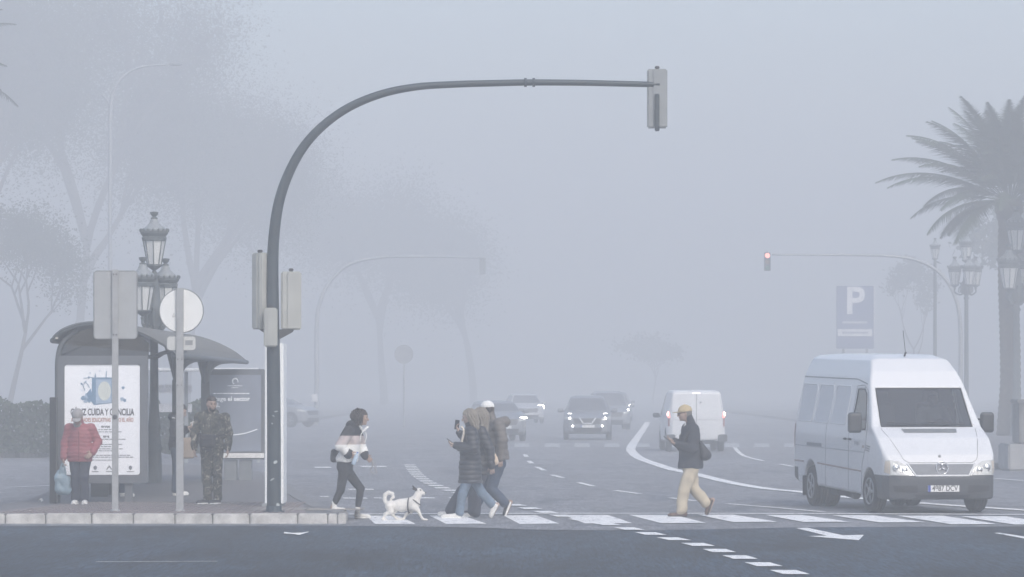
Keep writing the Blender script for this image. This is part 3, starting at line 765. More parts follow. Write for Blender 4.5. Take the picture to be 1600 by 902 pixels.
    def exM(c):
        top(c, M_TAUPE, q(0, 718)[2], (.175, .165, .155), 1.2, (.09, .082, .062), quilt(.010, .095, 3), collar=.05)
        hair_short(c, M_HBROWN, size=1.0); cap_hat(c, M_WHITEC)
    person('man in white cap and taupe quilted jacket with his elbow raised', LM, PI, J, dict(skin=SKIN, trousers=M_DJEANS, shoe=M_SHOEB, sole=M_SOLEW, hair=M_HBROWN), extra=exM)
    # 10 man with ochre cap walking left
    gR = G(1075, 808); LR = (gR.x, gR.y, 0); q = walker_frame(1075, 808, -1, 100.5)
    J = dict(hip=q(1079, 724), chest=q(1078, 680), neck=q(1079, 661), head=q(1070, 646), look=(1, .06, -.12),
        sh=[q(1074, 671, -.19), q(1083, 671, .19)], el=[q(1067, 698, -.22), q(1082, 700, .25)], wr=[q(1055, 690, -.1), q(1059, 695, .14)],
        hj=[q(1079, 732, -.09), q(1080, 732, .09)], kn=[q(1086, 769, -.09), q(1068, 768, .10)], an=[q(1098, 784, -.09), q(1064.5, 798, .10)],
        heel=[q(1113, 784, -.09), q(1074, 808, .10)], toe=[q(1099, 808, -.09), q(1042.5, 808, .10)],
        hand=[((.9, .2, .35), (-.2, .3, 1), (.1, 1, 0), .5), ((.9, -.2, .3), (-.2, -.3, 1), (.1, -1, 0), .7)], trs=dict(thigh=.112, knee=.092, cuff=.085, fold=.011), laces=False)
    J['kn'][0] = q(1083, 762, -.09); J['an'][0] = q(1103, 786, -.09); J['heel'][0] = q(1115.5, 780, -.09); J['toe'][0] = q(1106.5, 806.5, -.09)
    def exR(c):
        o = top(c, M_COAT, q(0, 732)[2], (.195, .18, .155), 1.1, (.092, .082, .062), folds(.009, 11), name='coat', collar=.045)
        hair_short(c, M_HGREY, size=.98); cap_hat(c, M_CAPB)
        bm = bmesh.new(); hp = c['hp']
        for sd in (-1, 1):
            tube(bm, [hp(.108, sd * .03 + .022 * math.cos(a), .01 + .018 * math.sin(a)) for a in np.linspace(0, 2 * PI, 13)], .0028, 5)
            tube(bm, [hp(.105, sd * .05, .012), hp(.0, sd * .085, .012)], .003, 5)
        from_bm('glasses', bm, M_SHOEB, c['body'], True)
        s = Sdf(); s.cap(c['neck'] + A(.06, .0, -.03), c['chest'] + A(.15, .02, .02), .03, .016, .01); s.build('shirt_collar', .009, M_WHITEC, o)
    person('older man in ochre cap, charcoal coat and beige trousers walking left over the crossing', LR, PI, J, dict(skin=SKIN, trousers=M_BEIGE, shoe=M_BROWN, sole=M_DARKSOLE, hair=M_HGREY), extra=exR)
    phone('phone held out in front by the older man in the ochre cap', (LR[0] - q(1042.5, 0)[0], LR[1] - .03, q(0, 686.5)[2]), 0, 0, M_CASE, 0, R(-50))
    b = thing('backpack', 'soft black bag slung on the back of the older man in the ochre cap', 'bag', (LR[0] - q(1099, 0)[0], LR[1] - .05, q(0, 705)[2]), 0)
    s = Sdf(); s.cap((-.055, 0, .13), (.02, 0, -.05), .045, .09, .05, (0, 1, 0), 1.4); s.cap((.0, 0, -.07), (.045, 0, -.08), .07, .06, .04, (0, 1, 0), 1.5); s.build('bag_body', .01, fab('black_nylon', (.02, .021, .026), .2, 10, .6), b, folds(.007, 8))
    bm = bmesh.new(); tube(bm, catmull([(-.05, -.12, .12), (-.15, -.22, .27), (-.23, -.2, .30), (-.3, -.18, .15)], 6), .014, 6); from_bm('strap', bm, M_BLACK, b, True)
# ------------------------------------------------------------------ vehicles (x forward, y left, z up; origin on the ground under the middle)
def poly_sd(P, X, Z):
    """signed distance to a closed polygon, evaluated on the broadcast grid X, Z"""
    P = np.array(P, float); n = len(P); d = np.full(np.broadcast(X, Z).shape, 1e9); s = np.ones_like(d)
    for i in range(n):
        a, b = P[i], P[i - 1]; e = b - a; wx, wz = X - a[0], Z - a[1]
        t = np.clip((wx * e[0] + wz * e[1]) / max(e @ e, 1e-12), 0, 1)
        d = np.minimum(d, (wx - e[0] * t) ** 2 + (wz - e[1] * t) ** 2)
        c1 = Z >= a[1]; c2 = Z < b[1]; c3 = e[0] * wz > e[1] * wx
        flip = (c1 & c2 & c3) | (~c1 & ~c2 & ~c3); s = np.where(flip, -s, s)
    return s * np.sqrt(d)
def smax(a, b, k):
    h = np.clip(.5 - .5 * (b - a) / k, 0, 1); return b * (1 - h) + a * h + k * h * (1 - h)
def car_field(side, front, plan, h, k=.07, arches=(), cuts=(), arch_w=.32, half=1.0, greenhouse=None):
    side, fr, pl = np.array(side), np.array(front), np.array(plan)
    lo = np.array([side[:, 0].min(), -fr[:, 0].max(), side[:, 1].min()]) - 4 * h; hi = np.array([side[:, 0].max(), fr[:, 0].max(), side[:, 1].max()]) + 4 * h
    n = np.ceil((hi - lo) / h).astype(int) + 1; ax = [lo[i] + np.arange(n[i]) * h for i in range(3)]
    X = ax[0][:, None, None]; Y = ax[1][None, :, None]; Z = ax[2][None, None, :]
    front_full = np.concatenate([fr, fr[::-1] * [-1, 1]]); plan_full = np.concatenate([pl, pl[::-1] * [1, -1]])
    A_ = poly_sd(side, X[:, :, 0][:, 0][:, None], ax[2][None, :])[:, None, :]
    B_ = poly_sd(front_full, ax[1][:, None], ax[2][None, :])[None]
    C_ = poly_sd(plan_full, ax[0][:, None], ax[1][None, :])[:, :, None]
    F = smax(smax(A_, B_, k), C_, k).astype(np.float32)
    for cx, r, z in arches:
        D = np.sqrt((X - cx) ** 2 + (Z - z) ** 2) - r; D = np.maximum(D, half - arch_w - np.abs(Y)); F = smax(F, -D, .015)
    return F, ax, lo
def cut_box(F, ax, f):
    X = ax[0][:, None, None]; Y = ax[1][None, :, None]; Z = ax[2][None, None, :]
    return np.maximum(F, -f(X, Y, Z))

def bvh_of(o):
    me = o.data; return BVHTree.FromPolygons([v.co for v in me.vertices], [p.vertices for p in me.polygons])

def patch(bvh, name, poly, plane, m, parent, off=.006, step=.05, sgn=1, smooth=True):
    """outline (convex, in the named view) laid on the body by rays: glass, lamps, seams, trim; plane 'x': poly=(y,z) seen from +x (sgn) ; 'y': poly=(x,z); 'z': (x,y) from above"""
    P = [Vector((p[0], p[1])) for p in poly]
    area = sum(P[i - 1].x * P[i].y - P[i].x * P[i - 1].y for i in range(len(P)))
    if area < 0: P = P[::-1]
    x0, x1 = min(p.x for p in P), max(p.x for p in P); y0, y1 = min(p.y for p in P), max(p.y for p in P)
    nx, ny = max(1, math.ceil((x1 - x0) / step)), max(1, math.ceil((y1 - y0) / step))
    bm = bmesh.new(); g = [[bm.verts.new((x0 + (x1 - x0) * i / nx, y0 + (y1 - y0) * j / ny, 0)) for j in range(ny + 1)] for i in range(nx + 1)]
    for i in range(nx):
        for j in range(ny): bm.faces.new((g[i][j], g[i + 1][j], g[i + 1][j + 1], g[i][j + 1]))
    for i in range(len(P)):
        a, b = P[i - 1], P[i]; d = b - a
        if d.length < 1e-6: continue
        bmesh.ops.bisect_plane(bm, geom=bm.verts[:] + bm.edges[:] + bm.faces[:], plane_co=(a.x, a.y, 0), plane_no=(d.y, -d.x, 0), clear_outer=True, dist=1e-6)
    dead = []
    for v in bm.verts:
        u, w = v.co.x, v.co.y
        if plane == 'x': o, d = Vector((12 * sgn, u, w)), Vector((-sgn, 0, 0))
        elif plane == 'y': o, d = Vector((u, 12 * sgn, w)), Vector((0, -sgn, 0))
        else: o, d = Vector((u, w, 12)), Vector((0, 0, -1))
        hit, nrm, _, _ = bvh.ray_cast(o, d)
        if hit is None: dead.append(v)
        else:
            if nrm.dot(d) > 0: nrm = -nrm
            v.co = hit + nrm * off
    if dead: bmesh.ops.delete(bm, geom=dead, context='VERTS')
    return from_bm(name, bm, m, parent, smooth)

def rline(bvh, name, pts, plane, w, m, parent, off=.004, sgn=1, step=.05):
    """thin seam or trim line along a poly-line on the body"""
    bm = bmesh.new()
    P = []
    for a, b in zip(pts, pts[1:]):
        L = math.hypot(b[0] - a[0], b[1] - a[1]); n = max(1, int(L / step))
        for i in range(n): P.append((a[0] + (b[0] - a[0]) * i / n, a[1] + (b[1] - a[1]) * i / n))
    P.append(pts[-1]); Q = []
    for u, v in P:
        if plane == 'x': o, d = Vector((12 * sgn, u, v)), Vector((-sgn, 0, 0))
        elif plane == 'y': o, d = Vector((u, 12 * sgn, v)), Vector((0, -sgn, 0))
        else: o, d = Vector((u, v, 12)), Vector((0, 0, -1))
        hit, nrm, _, _ = bvh.ray_cast(o, d)
        if hit: Q.append(hit)
    if len(Q) > 1: tube(bm, Q, w / 2, 5)
    return from_bm(name, bm, m, parent, True)

def grimy(name):
    """white van paint with road dirt sprayed up the lower body and faint streaks"""
    m = bpy.data.materials.new(name); m.use_nodes = True; nt = m.node_tree; b = nt.nodes['Principled BSDF']; L = nt.links.new
    b.inputs['Roughness'].default_value = .3; b.inputs['Coat Weight'].default_value = .5; b.inputs['Coat Roughness'].default_value = .12
    tc = nt.nodes.new('ShaderNodeTexCoord'); sp = nt.nodes.new('ShaderNodeSeparateXYZ'); L(tc.outputs['Object'], sp.inputs[0])
    n = nt.nodes.new('ShaderNodeTexNoise'); n.inputs['Scale'].default_value = 5; n.inputs['Detail'].default_value = 8; n.inputs['Roughness'].default_value = .7; L(tc.outputs['Object'], n.inputs['Vector'])
    mp = nt.nodes.new('ShaderNodeMapping'); mp.inputs['Scale'].default_value = (9, 9, .6); L(tc.outputs['Object'], mp.inputs['Vector'])
    st = nt.nodes.new('ShaderNodeTexNoise'); st.inputs['Scale'].default_value = 1.2; st.inputs['Detail'].default_value = 5; L(mp.outputs[0], st.inputs['Vector'])
    mr = nt.nodes.new('ShaderNodeMapRange'); mr.inputs['From Min'].default_value = .25; mr.inputs['From Max'].default_value = 1.25; mr.inputs['To Min'].default_value = .50; mr.inputs['To Max'].default_value = .0; L(sp.outputs['Z'], mr.inputs['Value'])
    a = nt.nodes.new('ShaderNodeMath'); a.operation = 'MULTIPLY_ADD'; L(n.outputs['Fac'], a.inputs[0]); a.inputs[1].default_value = 1.4; a.inputs[2].default_value = -.35
    c = nt.nodes.new('ShaderNodeMath'); c.operation = 'MULTIPLY'; c.use_clamp = True; L(mr.outputs[0], c.inputs[0]); L(a.outputs[0], c.inputs[1])
    r = nt.nodes.new('ShaderNodeMapRange'); r.inputs['From Min'].default_value = .55; r.inputs['From Max'].default_value = .8; r.inputs['To Max'].default_value = .16; L(st.outputs['Fac'], r.inputs['Value'])
    d = nt.nodes.new('ShaderNodeMath'); d.operation = 'ADD'; d.use_clamp = True; L(c.outputs[0], d.inputs[0]); L(r.outputs[0], d.inputs[1])
    mx = nt.nodes.new('ShaderNodeMix'); mx.data_type = 'RGBA'; mx.inputs['A'].default_value = (.70, .71, .725, 1); mx.inputs['B'].default_value = (.27, .25, .22, 1); L(d.outputs[0], mx.inputs['Factor']); L(mx.outputs['Result'], b.inputs['Base Color'])
    return m
RUB = mat('tyre_rubber', (.018, .018, .02), .85, .15, 30, bump=.3); RIMM = mat('grey_steel_rim', (.28, .29, .30), .45, .1, metal=.6)
DARKPL = mat('dark_bumper_plastic', (.045, .048, .055), .6, .12, 20, bump=.15); BLK = mat('black_trim', (.012, .012, .014), .5)
CHR = mat('chrome', (.62, .63, .65), .18, .05, metal=1.0); PLATEM = mat('number_plate_white', (.75, .75, .75), .5, .03); PLTXT = mat('plate_black', (.02, .02, .02), .6)
LENS = mat('headlamp_glass', (.50, .51, .50), .1, .35, 30, coat=1.0); REDL = mat('red_lamp_plastic', (.35, .02, .02), .25); AMB = mat('amber_lamp_plastic', (.55, .2, .03), .3)
LIT = mat('lit_headlamp', (.9, .9, .9), .3, emit=(1, .98, .94), es=11.0); LITRED = mat('lit_tail_lamp', (.8, .1, .08), .3, emit=(1, .16, .12), es=3.5)
GLS = glass_mat('car_glass', (.22, .25, .27), .10); DGL = mat('dark_car_glass', (.12, .125, .14), .12, .2, 3, spec=.8)

def wheel(parent, x, y, r=.34, w=.21, steer=0.0, dual=False, spokes=5, rim=RIMM):
    sg = 1 if y > 0 else -1
    wo = bpy.data.objects.new('wheel', None); wo.empty_display_size = .1; wo.location = (x, y, r); wo.rotation_euler = (0, 0, steer); C.objects.link(wo); wo.parent = parent
    def ring(y0):
        bm = bmesh.new(); ri = r * .62
        prof = [(ri, -w / 2 + .02), (r * .80, -w / 2), (r * .93, -w / 2 + .01), (r, -w / 2 + .04)]
        for gx in (-.05, 0, .05): prof += [(r, gx - .012), (r - .010, gx - .008), (r - .010, gx + .008), (r, gx + .012)]
        prof += [(r, w / 2 - .04), (r * .93, w / 2 - .01), (r * .80, w / 2), (ri, w / 2 - .02)]
        lathe(bm, prof, 36, (0, y0, 0), 'y'); return from_bm('tyre', bm, RUB, wo, True)
    ring(0)
    if dual: ring(-sg * (w + .03))
    bm = bmesh.new(); yo = sg * (w / 2 - .035)
    lathe(bm, [(r * .63, 0), (r * .63, sg * .03), (r * .57, sg * .03), (r * .52, -sg * .02), (r * .25, -sg * .015), (r * .2, sg * .02), (.001, sg * .025)], 28, (0, yo, 0), 'y')
    for k in range(spokes):
        a = 2 * PI * k / spokes
        bx(bm, (math.cos(a) * r * .38, yo + sg * .012, math.sin(a) * r * .38), (r * .30, .02, .05), Matrix.Rotation(-a, 3, 'Y'))
    from_bm('rim', bm, rim, wo, True)
    return wo

def plate(parent, txt, loc, rz, front=True, w=.52, hgt=.11):
    o = bpy.data.objects.new('number_plate', None)
    bm = bmesh.new(); bx(bm, (0, 0, 0), (w, .012, hgt), None, .003)
    o = from_bm('number_plate', bm, PLATEM, parent); o.location = loc; o.rotation_euler = (0, 0, rz)
    bm = bmesh.new(); bx(bm, (-w / 2 + .024, -.008, 0), (.042, .004, hgt - .008)); from_bm('blue_band', bm, mat('plate_blue', (.03, .07, .35), .5), o)
    bm = bmesh.new()
    for sx, sz, a, b in ((0, hgt / 2 - .002, w, .004), (0, -hgt / 2 + .002, w, .004)): bx(bm, (sx, -.0075, sz), (a, .003, b))
    from_bm('plate_border', bm, PLTXT, o)
    if txt: text('plate_lettering', txt, .122, (.022, -.009, 0), FACE_CAM, PLTXT, o, .001, sx=.80, bold=.0012)
    return o

WHITEP = grimy('white_van_paint')

def sprinter():
    v0 = G(1462, 800); yaw = R(-90 + 11)     # heading: towards the camera, nose turned slightly to the right
    root = thing('white_van', 'white high-roof van with dark bumper and blanked side windows waiting behind the crossing', 'van', (0, 0, 0), 0)
    side = [(-2.78, .42), (-2.80, 1.0), (-2.78, 1.6), (-2.70, 2.35), (-2.58, 2.53), (-1.5, 2.57), (.55, 2.57), (.95, 2.50), (1.22, 2.30), (1.42, 2.06), (1.93, 1.42), (2.30, 1.24), (2.62, .98), (2.74, .80), (2.80, .66), (2.83, .60), (2.84, .40), (2.78, .27), (2.0, .27), (1.2, .30), (-1.9, .34), (-2.5, .36)]
    front = [(0, 2.60), (.50, 2.575), (.66, 2.47), (.765, 2.20), (.80, 2.06), (.845, 1.80), (.925, 1.42), (.960, 1.2), (.965, .80), (.965, .55), (.945, .30), (.90, .21), (0, .21)]
    plan = [(-2.82, 0), (-2.81, .90), (-2.70, .965), (1.7, .965), (2.25, .955), (2.55, .93), (2.72, .86), (2.80, .70), (2.845, .40), (2.86, 0)]
    h = .022; arches = [(1.88, .41, .34), (-1.67, .42, .34)]
    F, ax, lo = car_field(side, front, plan, h, .05, arches, arch_w=.36, half=.965)
    # solid skin kept for laying the glass on
    V, Q = nets(F, lo, h); bv = BVHTree.FromPolygons([Vector(p) for p in V], [tuple(int(i) for i in q) for q in Q])
    ws = [(-.76, 1.41), (.76, 1.41), (.715, 2.02), (-.715, 2.02)]                      # windscreen, (y,z)
    dw = [(1.62, 1.40), (1.30, 1.93), (1.16, 2.00), (.78, 2.00), (.78, 1.36), (1.55, 1.36)]   # cab door window, (x,z)
    X = ax[0][:, None, None]; Y = ax[1][None, :, None]; Z = ax[2][None, None, :]
    cab = poly_sd([(2.1, 1.22), (2.0, 1.30), (1.86, 1.40), (1.30, 2.10), (1.0, 2.3), (.1, 2.4), (.1, .7), (1.9, .7)], ax[0][:, None], ax[2][None, :])[:, None, :]
    cab = np.maximum(cab, np.abs(Y) - (.83 - .30 * np.clip(Z - 1.5, 0, 1) * .4))
    cab = np.maximum(cab, F + .055)
    F = np.maximum(F, -cab)
    wsd = poly_sd(ws, ax[1][:, None], ax[2][None, :])[None]; F = np.maximum(F, -np.maximum(wsd, 1.0 - X))
    dsd = poly_sd(dw, ax[0][:, None], ax[2][None, :])[:, None, :]; F = np.maximum(F, -np.maximum(dsd, .5 - np.abs(Y) + 0 * X))
    V, Q = nets(F, lo, h)
    pitch = R(.9)
    def matfn(c):
        z0 = .655 - .0 * c[:, 0]
        hwid = np.interp(c[:, 2], [.3, .55, 1.2, 1.42, 1.8, 2.06, 2.2, 2.47, 2.575, 2.6], [.945, .965, .96, .925, .845, .80, .765, .66, .5, 0]) - .035
        inside = (c[:, 0] > .08) & (np.abs(c[:, 1]) < np.minimum(hwid, .85)) & (c[:, 2] < 2.38) & (c[:, 2] > .65) & (c[:, 0] < 2.2)
        xs = np.interp(c[:, 2], [.7, 1.22, 1.40, 2.10, 2.3, 2.4], [1.9, 2.1, 1.86, 1.30, 1.0, .1]); inside &= c[:, 0] < xs + .012
        arch = (np.hypot(c[:, 0] - 1.88, c[:, 2] - .34) < .40) | (np.hypot(c[:, 0] + 1.67, c[:, 2] - .34) < .41)
        bump = ((c[:, 0] > 2.18) & (c[:, 2] < .665)) | (c[:, 2] < .30) | ((c[:, 0] < -2.45) & (c[:, 2] < .62) & (np.abs(c[:, 1]) < 2))
        return np.where(inside | arch, 2, np.where(bump, 1, 0))
    body = np_link('body', V, Q, [WHITEP, DARKPL, mat('dark_cabin_trim', (.03, .032, .036), .9)], root, True, matfn)
    body.rotation_euler = (0, pitch, 0)
    P = lambda *a, **k: patch(bv, *a, **k)
    P('windscreen', ws, 'x', GLS, body, off=-.004)
    for sgn in (1, -1): P('side_window', dw, 'y', GLS, body, off=-.004, sgn=sgn)
    # black glazing seal round the windscreen
    cl = ws + [ws[0]]; rline(bv, 'windscreen_seal', cl, 'x', .022, BLK, body)
    rline(bv, 'side_window_seal', dw + [dw[0]], 'y', .018, BLK, body, sgn=-1); rline(bv, 'side_window_seal', dw + [dw[0]], 'y', .018, BLK, body, sgn=1)
    # lamps
    for sg in (1, -1):
        hl = [(sg * .50, .655), (sg * .83, .66), (sg * .905, .70), (sg * .895, .90), (sg * .70, .875), (sg * .57, .80)]
        o = P('headlight', hl, 'x', LENS, body, off=.012)
        for (yy, zz, rr) in ((.62, .74, .052), (.75, .775, .062)):
            hit = bv.ray_cast(Vector((6, sg * yy, zz)), Vector((-1, 0, 0)))[0]
            bm = bmesh.new(); lathe(bm, [(rr, 0), (rr * .9, .022), (rr * .5, .012), (rr * .3, .026)], 18, (hit.x + .004, hit.y, hit.z), 'x'); from_bm('reflector', bm, CHR, o, True)
        a = P('indicator', [(sg * .845, .68), (sg * .90, .71), (sg * .892, .88), (sg * .84, .87)], 'x', mat('clear_amber_lens', (.52, .46, .38), .15), o, off=.016)
        rline(bv, 'headlight_seal', hl + [hl[0]], 'x', .012, mat('grey_seal', (.2, .2, .21), .7), o)
        P('fog_lamp_recess', [(sg * .42, .38), (sg * .78, .40), (sg * .80, .49), (sg * .42, .50)], 'x', BLK, body, off=.004)
    gr = P('grille', [(-.46, .665), (.46, .665), (.55, .83), (-.55, .83)], 'x', mat('grille_grey', (.14, .15, .17), .5), body, off=.010)
    for zz in (.70, .74, .78, .81): rline(bv, 'grille_slat', [(-.50, zz), (.50, zz)], 'x', .014, mat('grille_dark', (.05, .055, .06), .6), gr, off=.01)
    rline(bv, 'grille_surround', [(-.56, .84), (-.44, .652), (.44, .652), (.56, .84)], 'x', .036, WHITEP, gr)
    # round star emblem
    hit = bv.ray_cast(Vector((6, 0, .775)), Vector((-1, 0, 0)))[0]
    bm = bmesh.new(); cx = hit.x + .03
    tube(bm, [(cx - .03 * math.sin(a) * .4, .098 * math.cos(a), .775 + .098 * math.sin(a)) for a in np.linspace(0, 2 * PI, 33)], .010, 8)
    for k in range(3):
        a = PI / 2 + k * 2 * PI / 3; tube(bm, [(cx, 0, .775), (cx - .012 * math.sin(a), .095 * math.cos(a), .775 + .095 * math.sin(a))], [.017, .004], 6)
    from_bm('emblem', bm, CHR, gr, True)
    hit = bv.ray_cast(Vector((6, 0, .955)), Vector((-1, 0, 0)))[0]; bm = bmesh.new(); bmesh.ops.create_uvsphere(bm, u_segments=12, v_segments=8, radius=.026, matrix=Matrix.Translation(hit)); from_bm('bonnet_badge', bm, RIMM, body, True)
    P('scuttle_grille', [(-.44, 1.315), (.44, 1.315), (.46, 1.375), (-.46, 1.375)], 'x', mat('scuttle_grey', (.16, .17, .18), .6), body, off=.006)
    # bonnet and door seams
    seam = mat('panel_gap', (.12, .125, .13), .8); wseam = mat('pressed_edge', (.5, .51, .53), .5)
    for sg in (1, -1): rline(bv, 'bonnet_seam', [(sg * .79, 1.38), (sg * .70, 1.15), (sg * .62, .93), (sg * .60, .90)], 'x', .009, seam, body)
    rline(bv, 'bonnet_seam', [(-.60, .90), (-.52, .855), (.52, .855), (.60, .90)], 'x', .009, seam, body)
    for sg in (1, -1):
        rline(bv, 'door_seam', [(.68, .34), (.68, 1.3), (.70, 2.05), (1.10, 2.07), (1.38, 1.98), (1.72, 1.42), (1.70, 1.1), (1.50, .8), (1.45, .34)], 'y', .010, seam, body, sgn=sg)
        rline(bv, 'roof_gutter', [(-2.7, 2.16), (.6, 2.16), (1.25, 2.09)], 'y', .022, mat('gutter_grey', (.25, .26, .28), .7), body, sgn=sg)
        rline(bv, 'rub_strip', [(-2.72, .99), (1.62, .99)], 'y', .022, mat('strip_grey', (.40, .41, .43), .6), body, sgn=sg)
        rline(bv, 'rub_strip', [(-2.72, 1.07), (1.5, 1.07)], 'y', .010, wseam, body, sgn=sg)
        rline(bv, 'brown_stripe', [(-2.70, .72), (-2.1, .72)], 'y', .030, mat('faded_brown_stripe', (.30, .22, .20), .6), body, sgn=sg)
        rline(bv, 'brown_stripe', [(-1.2, .72), (1.42, .68)], 'y', .030, mat('faded_brown_stripe', (.30, .22, .20), .6), body, sgn=sg)
        rline(bv, 'sliding_door_seam', [(-.72, .36), (-.72, 2.12)], 'y', .008, seam, body, sgn=sg)
        P('door_rail_end', [(-1.9, 1.0), (-.95, 1.0), (-.95, 1.055), (-1.9, 1.055)], 'y', mat('rail_grey', (.24, .25, .27), .6), body, off=.008, sgn=sg)
        for x0, x1 in ((-2.62, -1.66), (-1.54, -.62), (-.52, .42)):
            o = P('blanked_window', [(x0 + .06, 1.42), (x1 - .06, 1.42), (x1 - .03, 1.48), (x1 - .05, 1.96), (x1 - .1, 2.02), (x0 + .08, 2.02), (x0 + .04, 1.95), (x0 + .03, 1.48)], 'y', mat('window_blank_paint', (.64, .65, .665), .5, .03), body, off=-.012 + .016, sgn=sg)
            rline(bv, 'window_blank_rim', [(x0 + .04, 1.41), (x1 - .04, 1.41), (x1, 1.48), (x1 - .02, 1.97), (x1 - .09, 2.04), (x0 + .07, 2.04), (x0 + .01, 1.96), (x0, 1.48), (x0 + .04, 1.41)], 'y', .026, WHITEP, o, sgn=sg)
        # handles, filler, vents
        for hx, hz in ((.80, 1.18), (.52, 1.18)):
            hit = bv.ray_cast(Vector((hx, 5 * sg, hz)), Vector((0, -sg, 0)))[0]; bm = bmesh.new(); bx(bm, (hit.x, hit.y + sg * .02, hit.z), (.15, .035, .035), None, .01); from_bm('door_handle', bm, BLK, body, True)
        for i in range(3): rline(bv, 'wing_vent', [(1.74 - .02 * i, 1.10 - .035 * i), (1.93 - .02 * i, 1.085 - .035 * i)], 'y', .016, BLK, body, sgn=sg)
        P('side_repeater', [(1.52, 1.06), (1.63, 1.06), (1.63, 1.10), (1.52, 1.10)], 'y', mat('repeater', (.35, .3, .26), .4), body, off=.01, sgn=sg)
        # mirrors
        m = bpy.data.objects.new('door_mirror', None)
        s = Sdf(); s.box((0, 0, 0), (.055, .115, .165), None, .05, .02); m = s.build('door_mirror', .012, mat('mirror_shell', (.035, .037, .042), .5), body)
        m.location = (1.62, sg * 1.115, 1.47)
        bm = bmesh.new(); bx(bm, (-.03, -sg * .14, -.11), (.03, .10, .03), None, .006); bx(bm, (-.03, -sg * .14, .05), (.03, .10, .03), None, .006); bx(bm, (-.03, -sg * .105, -.03), (.02, .02, .17), None, .005); from_bm('mirror_arm', bm, BLK, m)
        # rear side marker / corner guard
        P('tail_lamp', [(-2.76, .95), (-2.66, .95), (-2.66, 1.35), (-2.76, 1.35)], 'y', REDL, body, off=.008, sgn=sg)
    # faint lettering on the door
    bm = bmesh.new()
    for xq, wq, hq in ((1.10, .025, .07), (1.17, .05, .03), (1.24, .025, .075), (1.29, .03, .05)): bx(bm, (xq, -.967, 1.12), (wq, .004, hq))
    from_bm('worn_lettering', bm, mat('lettering_grey', (.30, .31, .33), .6), body)
    # bumper details
    plate(body, '4987 DCV', (2.862, .0, .45), R(90))
    P('bumper_slot', [(-.40, .26), (.40, .26), (.46, .35), (-.46, .35)], 'x', BLK, body, off=.004)
    # antenna
    bm = bmesh.new(); tube(bm, [(.72, -.02, 2.53), (.80, -.02, 2.60)], .018, 8); tube(bm, [(.79, -.02, 2.59), (.68, -.03, 2.96)], .005, 6); from_bm('antenna', bm, BLK, body)
    # wipers
    bm = bmesh.new()
    for y0, y1 in ((.62, -.02), (-.10, -.66)):
        a = bv.ray_cast(Vector((6, y0, 1.425)), Vector((-1, 0, 0)))[0]; b = bv.ray_cast(Vector((6, y1, 1.47)), Vector((-1, 0, 0)))[0]
        tube(bm, [a + Vector((.02, 0, .02)), b + Vector((.02, 0, .02))], .011, 5)
    from_bm('wipers', bm, BLK, body)
    # dashboard and steering wheel, cream seat post
    bm = bmesh.new(); bx(bm, (1.70, 0, 1.17), (.5, 1.6, .26), None, .06); from_bm('dashboard', bm, mat('dashboard_grey', (.13, .135, .145), .8), body)
    bm = bmesh.new(); tube(bm, [(1.36 + .08 * math.sin(a), .42 + .19 * math.cos(a), 1.36 + .17 * math.sin(a)) for a in np.linspace(0, 2 * PI, 25)], .016, 8); tube(bm, [(1.36, .25, 1.36), (1.36, .59, 1.36)], .014, 6); tube(bm, [(1.36, .42, 1.36), (1.6, .42, 1.2)], .03, 6); from_bm('steering_wheel', bm, BLK, body, True)
    for yy in (.42, -.42):
        s = Sdf(); s.box((.72, yy, 1.45), (.08, .24, .33), None, .06, .03); s.box((.95, yy, 1.10), (.26, .25, .10), None, .06, .05); s.box((.70, yy, 1.86), (.05, .13, .10), None, .04, .02); s.build('seat', .02, mat('seat_cloth', (.07, .075, .085), .95), body)
    bm = bmesh.new(); bx(bm, (1.62, -.10, 1.335), (.26, .5, .012), Matrix.Rotation(R(8), 3, 'Y')); bx(bm, (1.58, .05, 1.36), (.12, .14, .06), Matrix.Rotation(R(20), 3, 'Z'), .02); from_bm('papers_on_dashboard', bm, M_WHITEC, body)
    # underbody
    bm = bmesh.new(); bx(bm, (0, 0, .38), (5.0, 1.3, .16)); bx(bm, (1.88, 0, .34), (.12, 1.5, .10)); bx(bm, (-1.67, 0, .34), (.14, 1.4, .12)); tube(bm, [(-.2, -.55, .22), (-1.2, -.5, .26)], .07, 10); bx(bm, (-.55, -.72, .29), (.5, .25, .16), None, .03)
    from_bm('underbody', bm, mat('underbody_black', (.02, .02, .022), .9), root)
    st = R(3)
    for x, dual in ((1.88, False), (-1.67, True)):
        for sg in (1, -1): wheel(root, x, sg * .845, .345, .22, st if x > 0 else 0, dual and True, 5)
    for sg in (1, -1):
        bm = bmesh.new(); bx(bm, (-2.02, sg * .86, .34), (.02, .26, .34), None, .004); from_bm('mud_flap', bm, RUB, root)
    # place it: middle of the front bumper stands over the surveyed point
    nose = Vector((2.83, 0)); d = Vector((math.cos(yaw), math.sin(yaw)))
    root.location = (v0.x - .02 - d.x * 2.7, v0.y - .9 - d.y * 2.7, 0); root.rotation_euler = (0, 0, yaw)
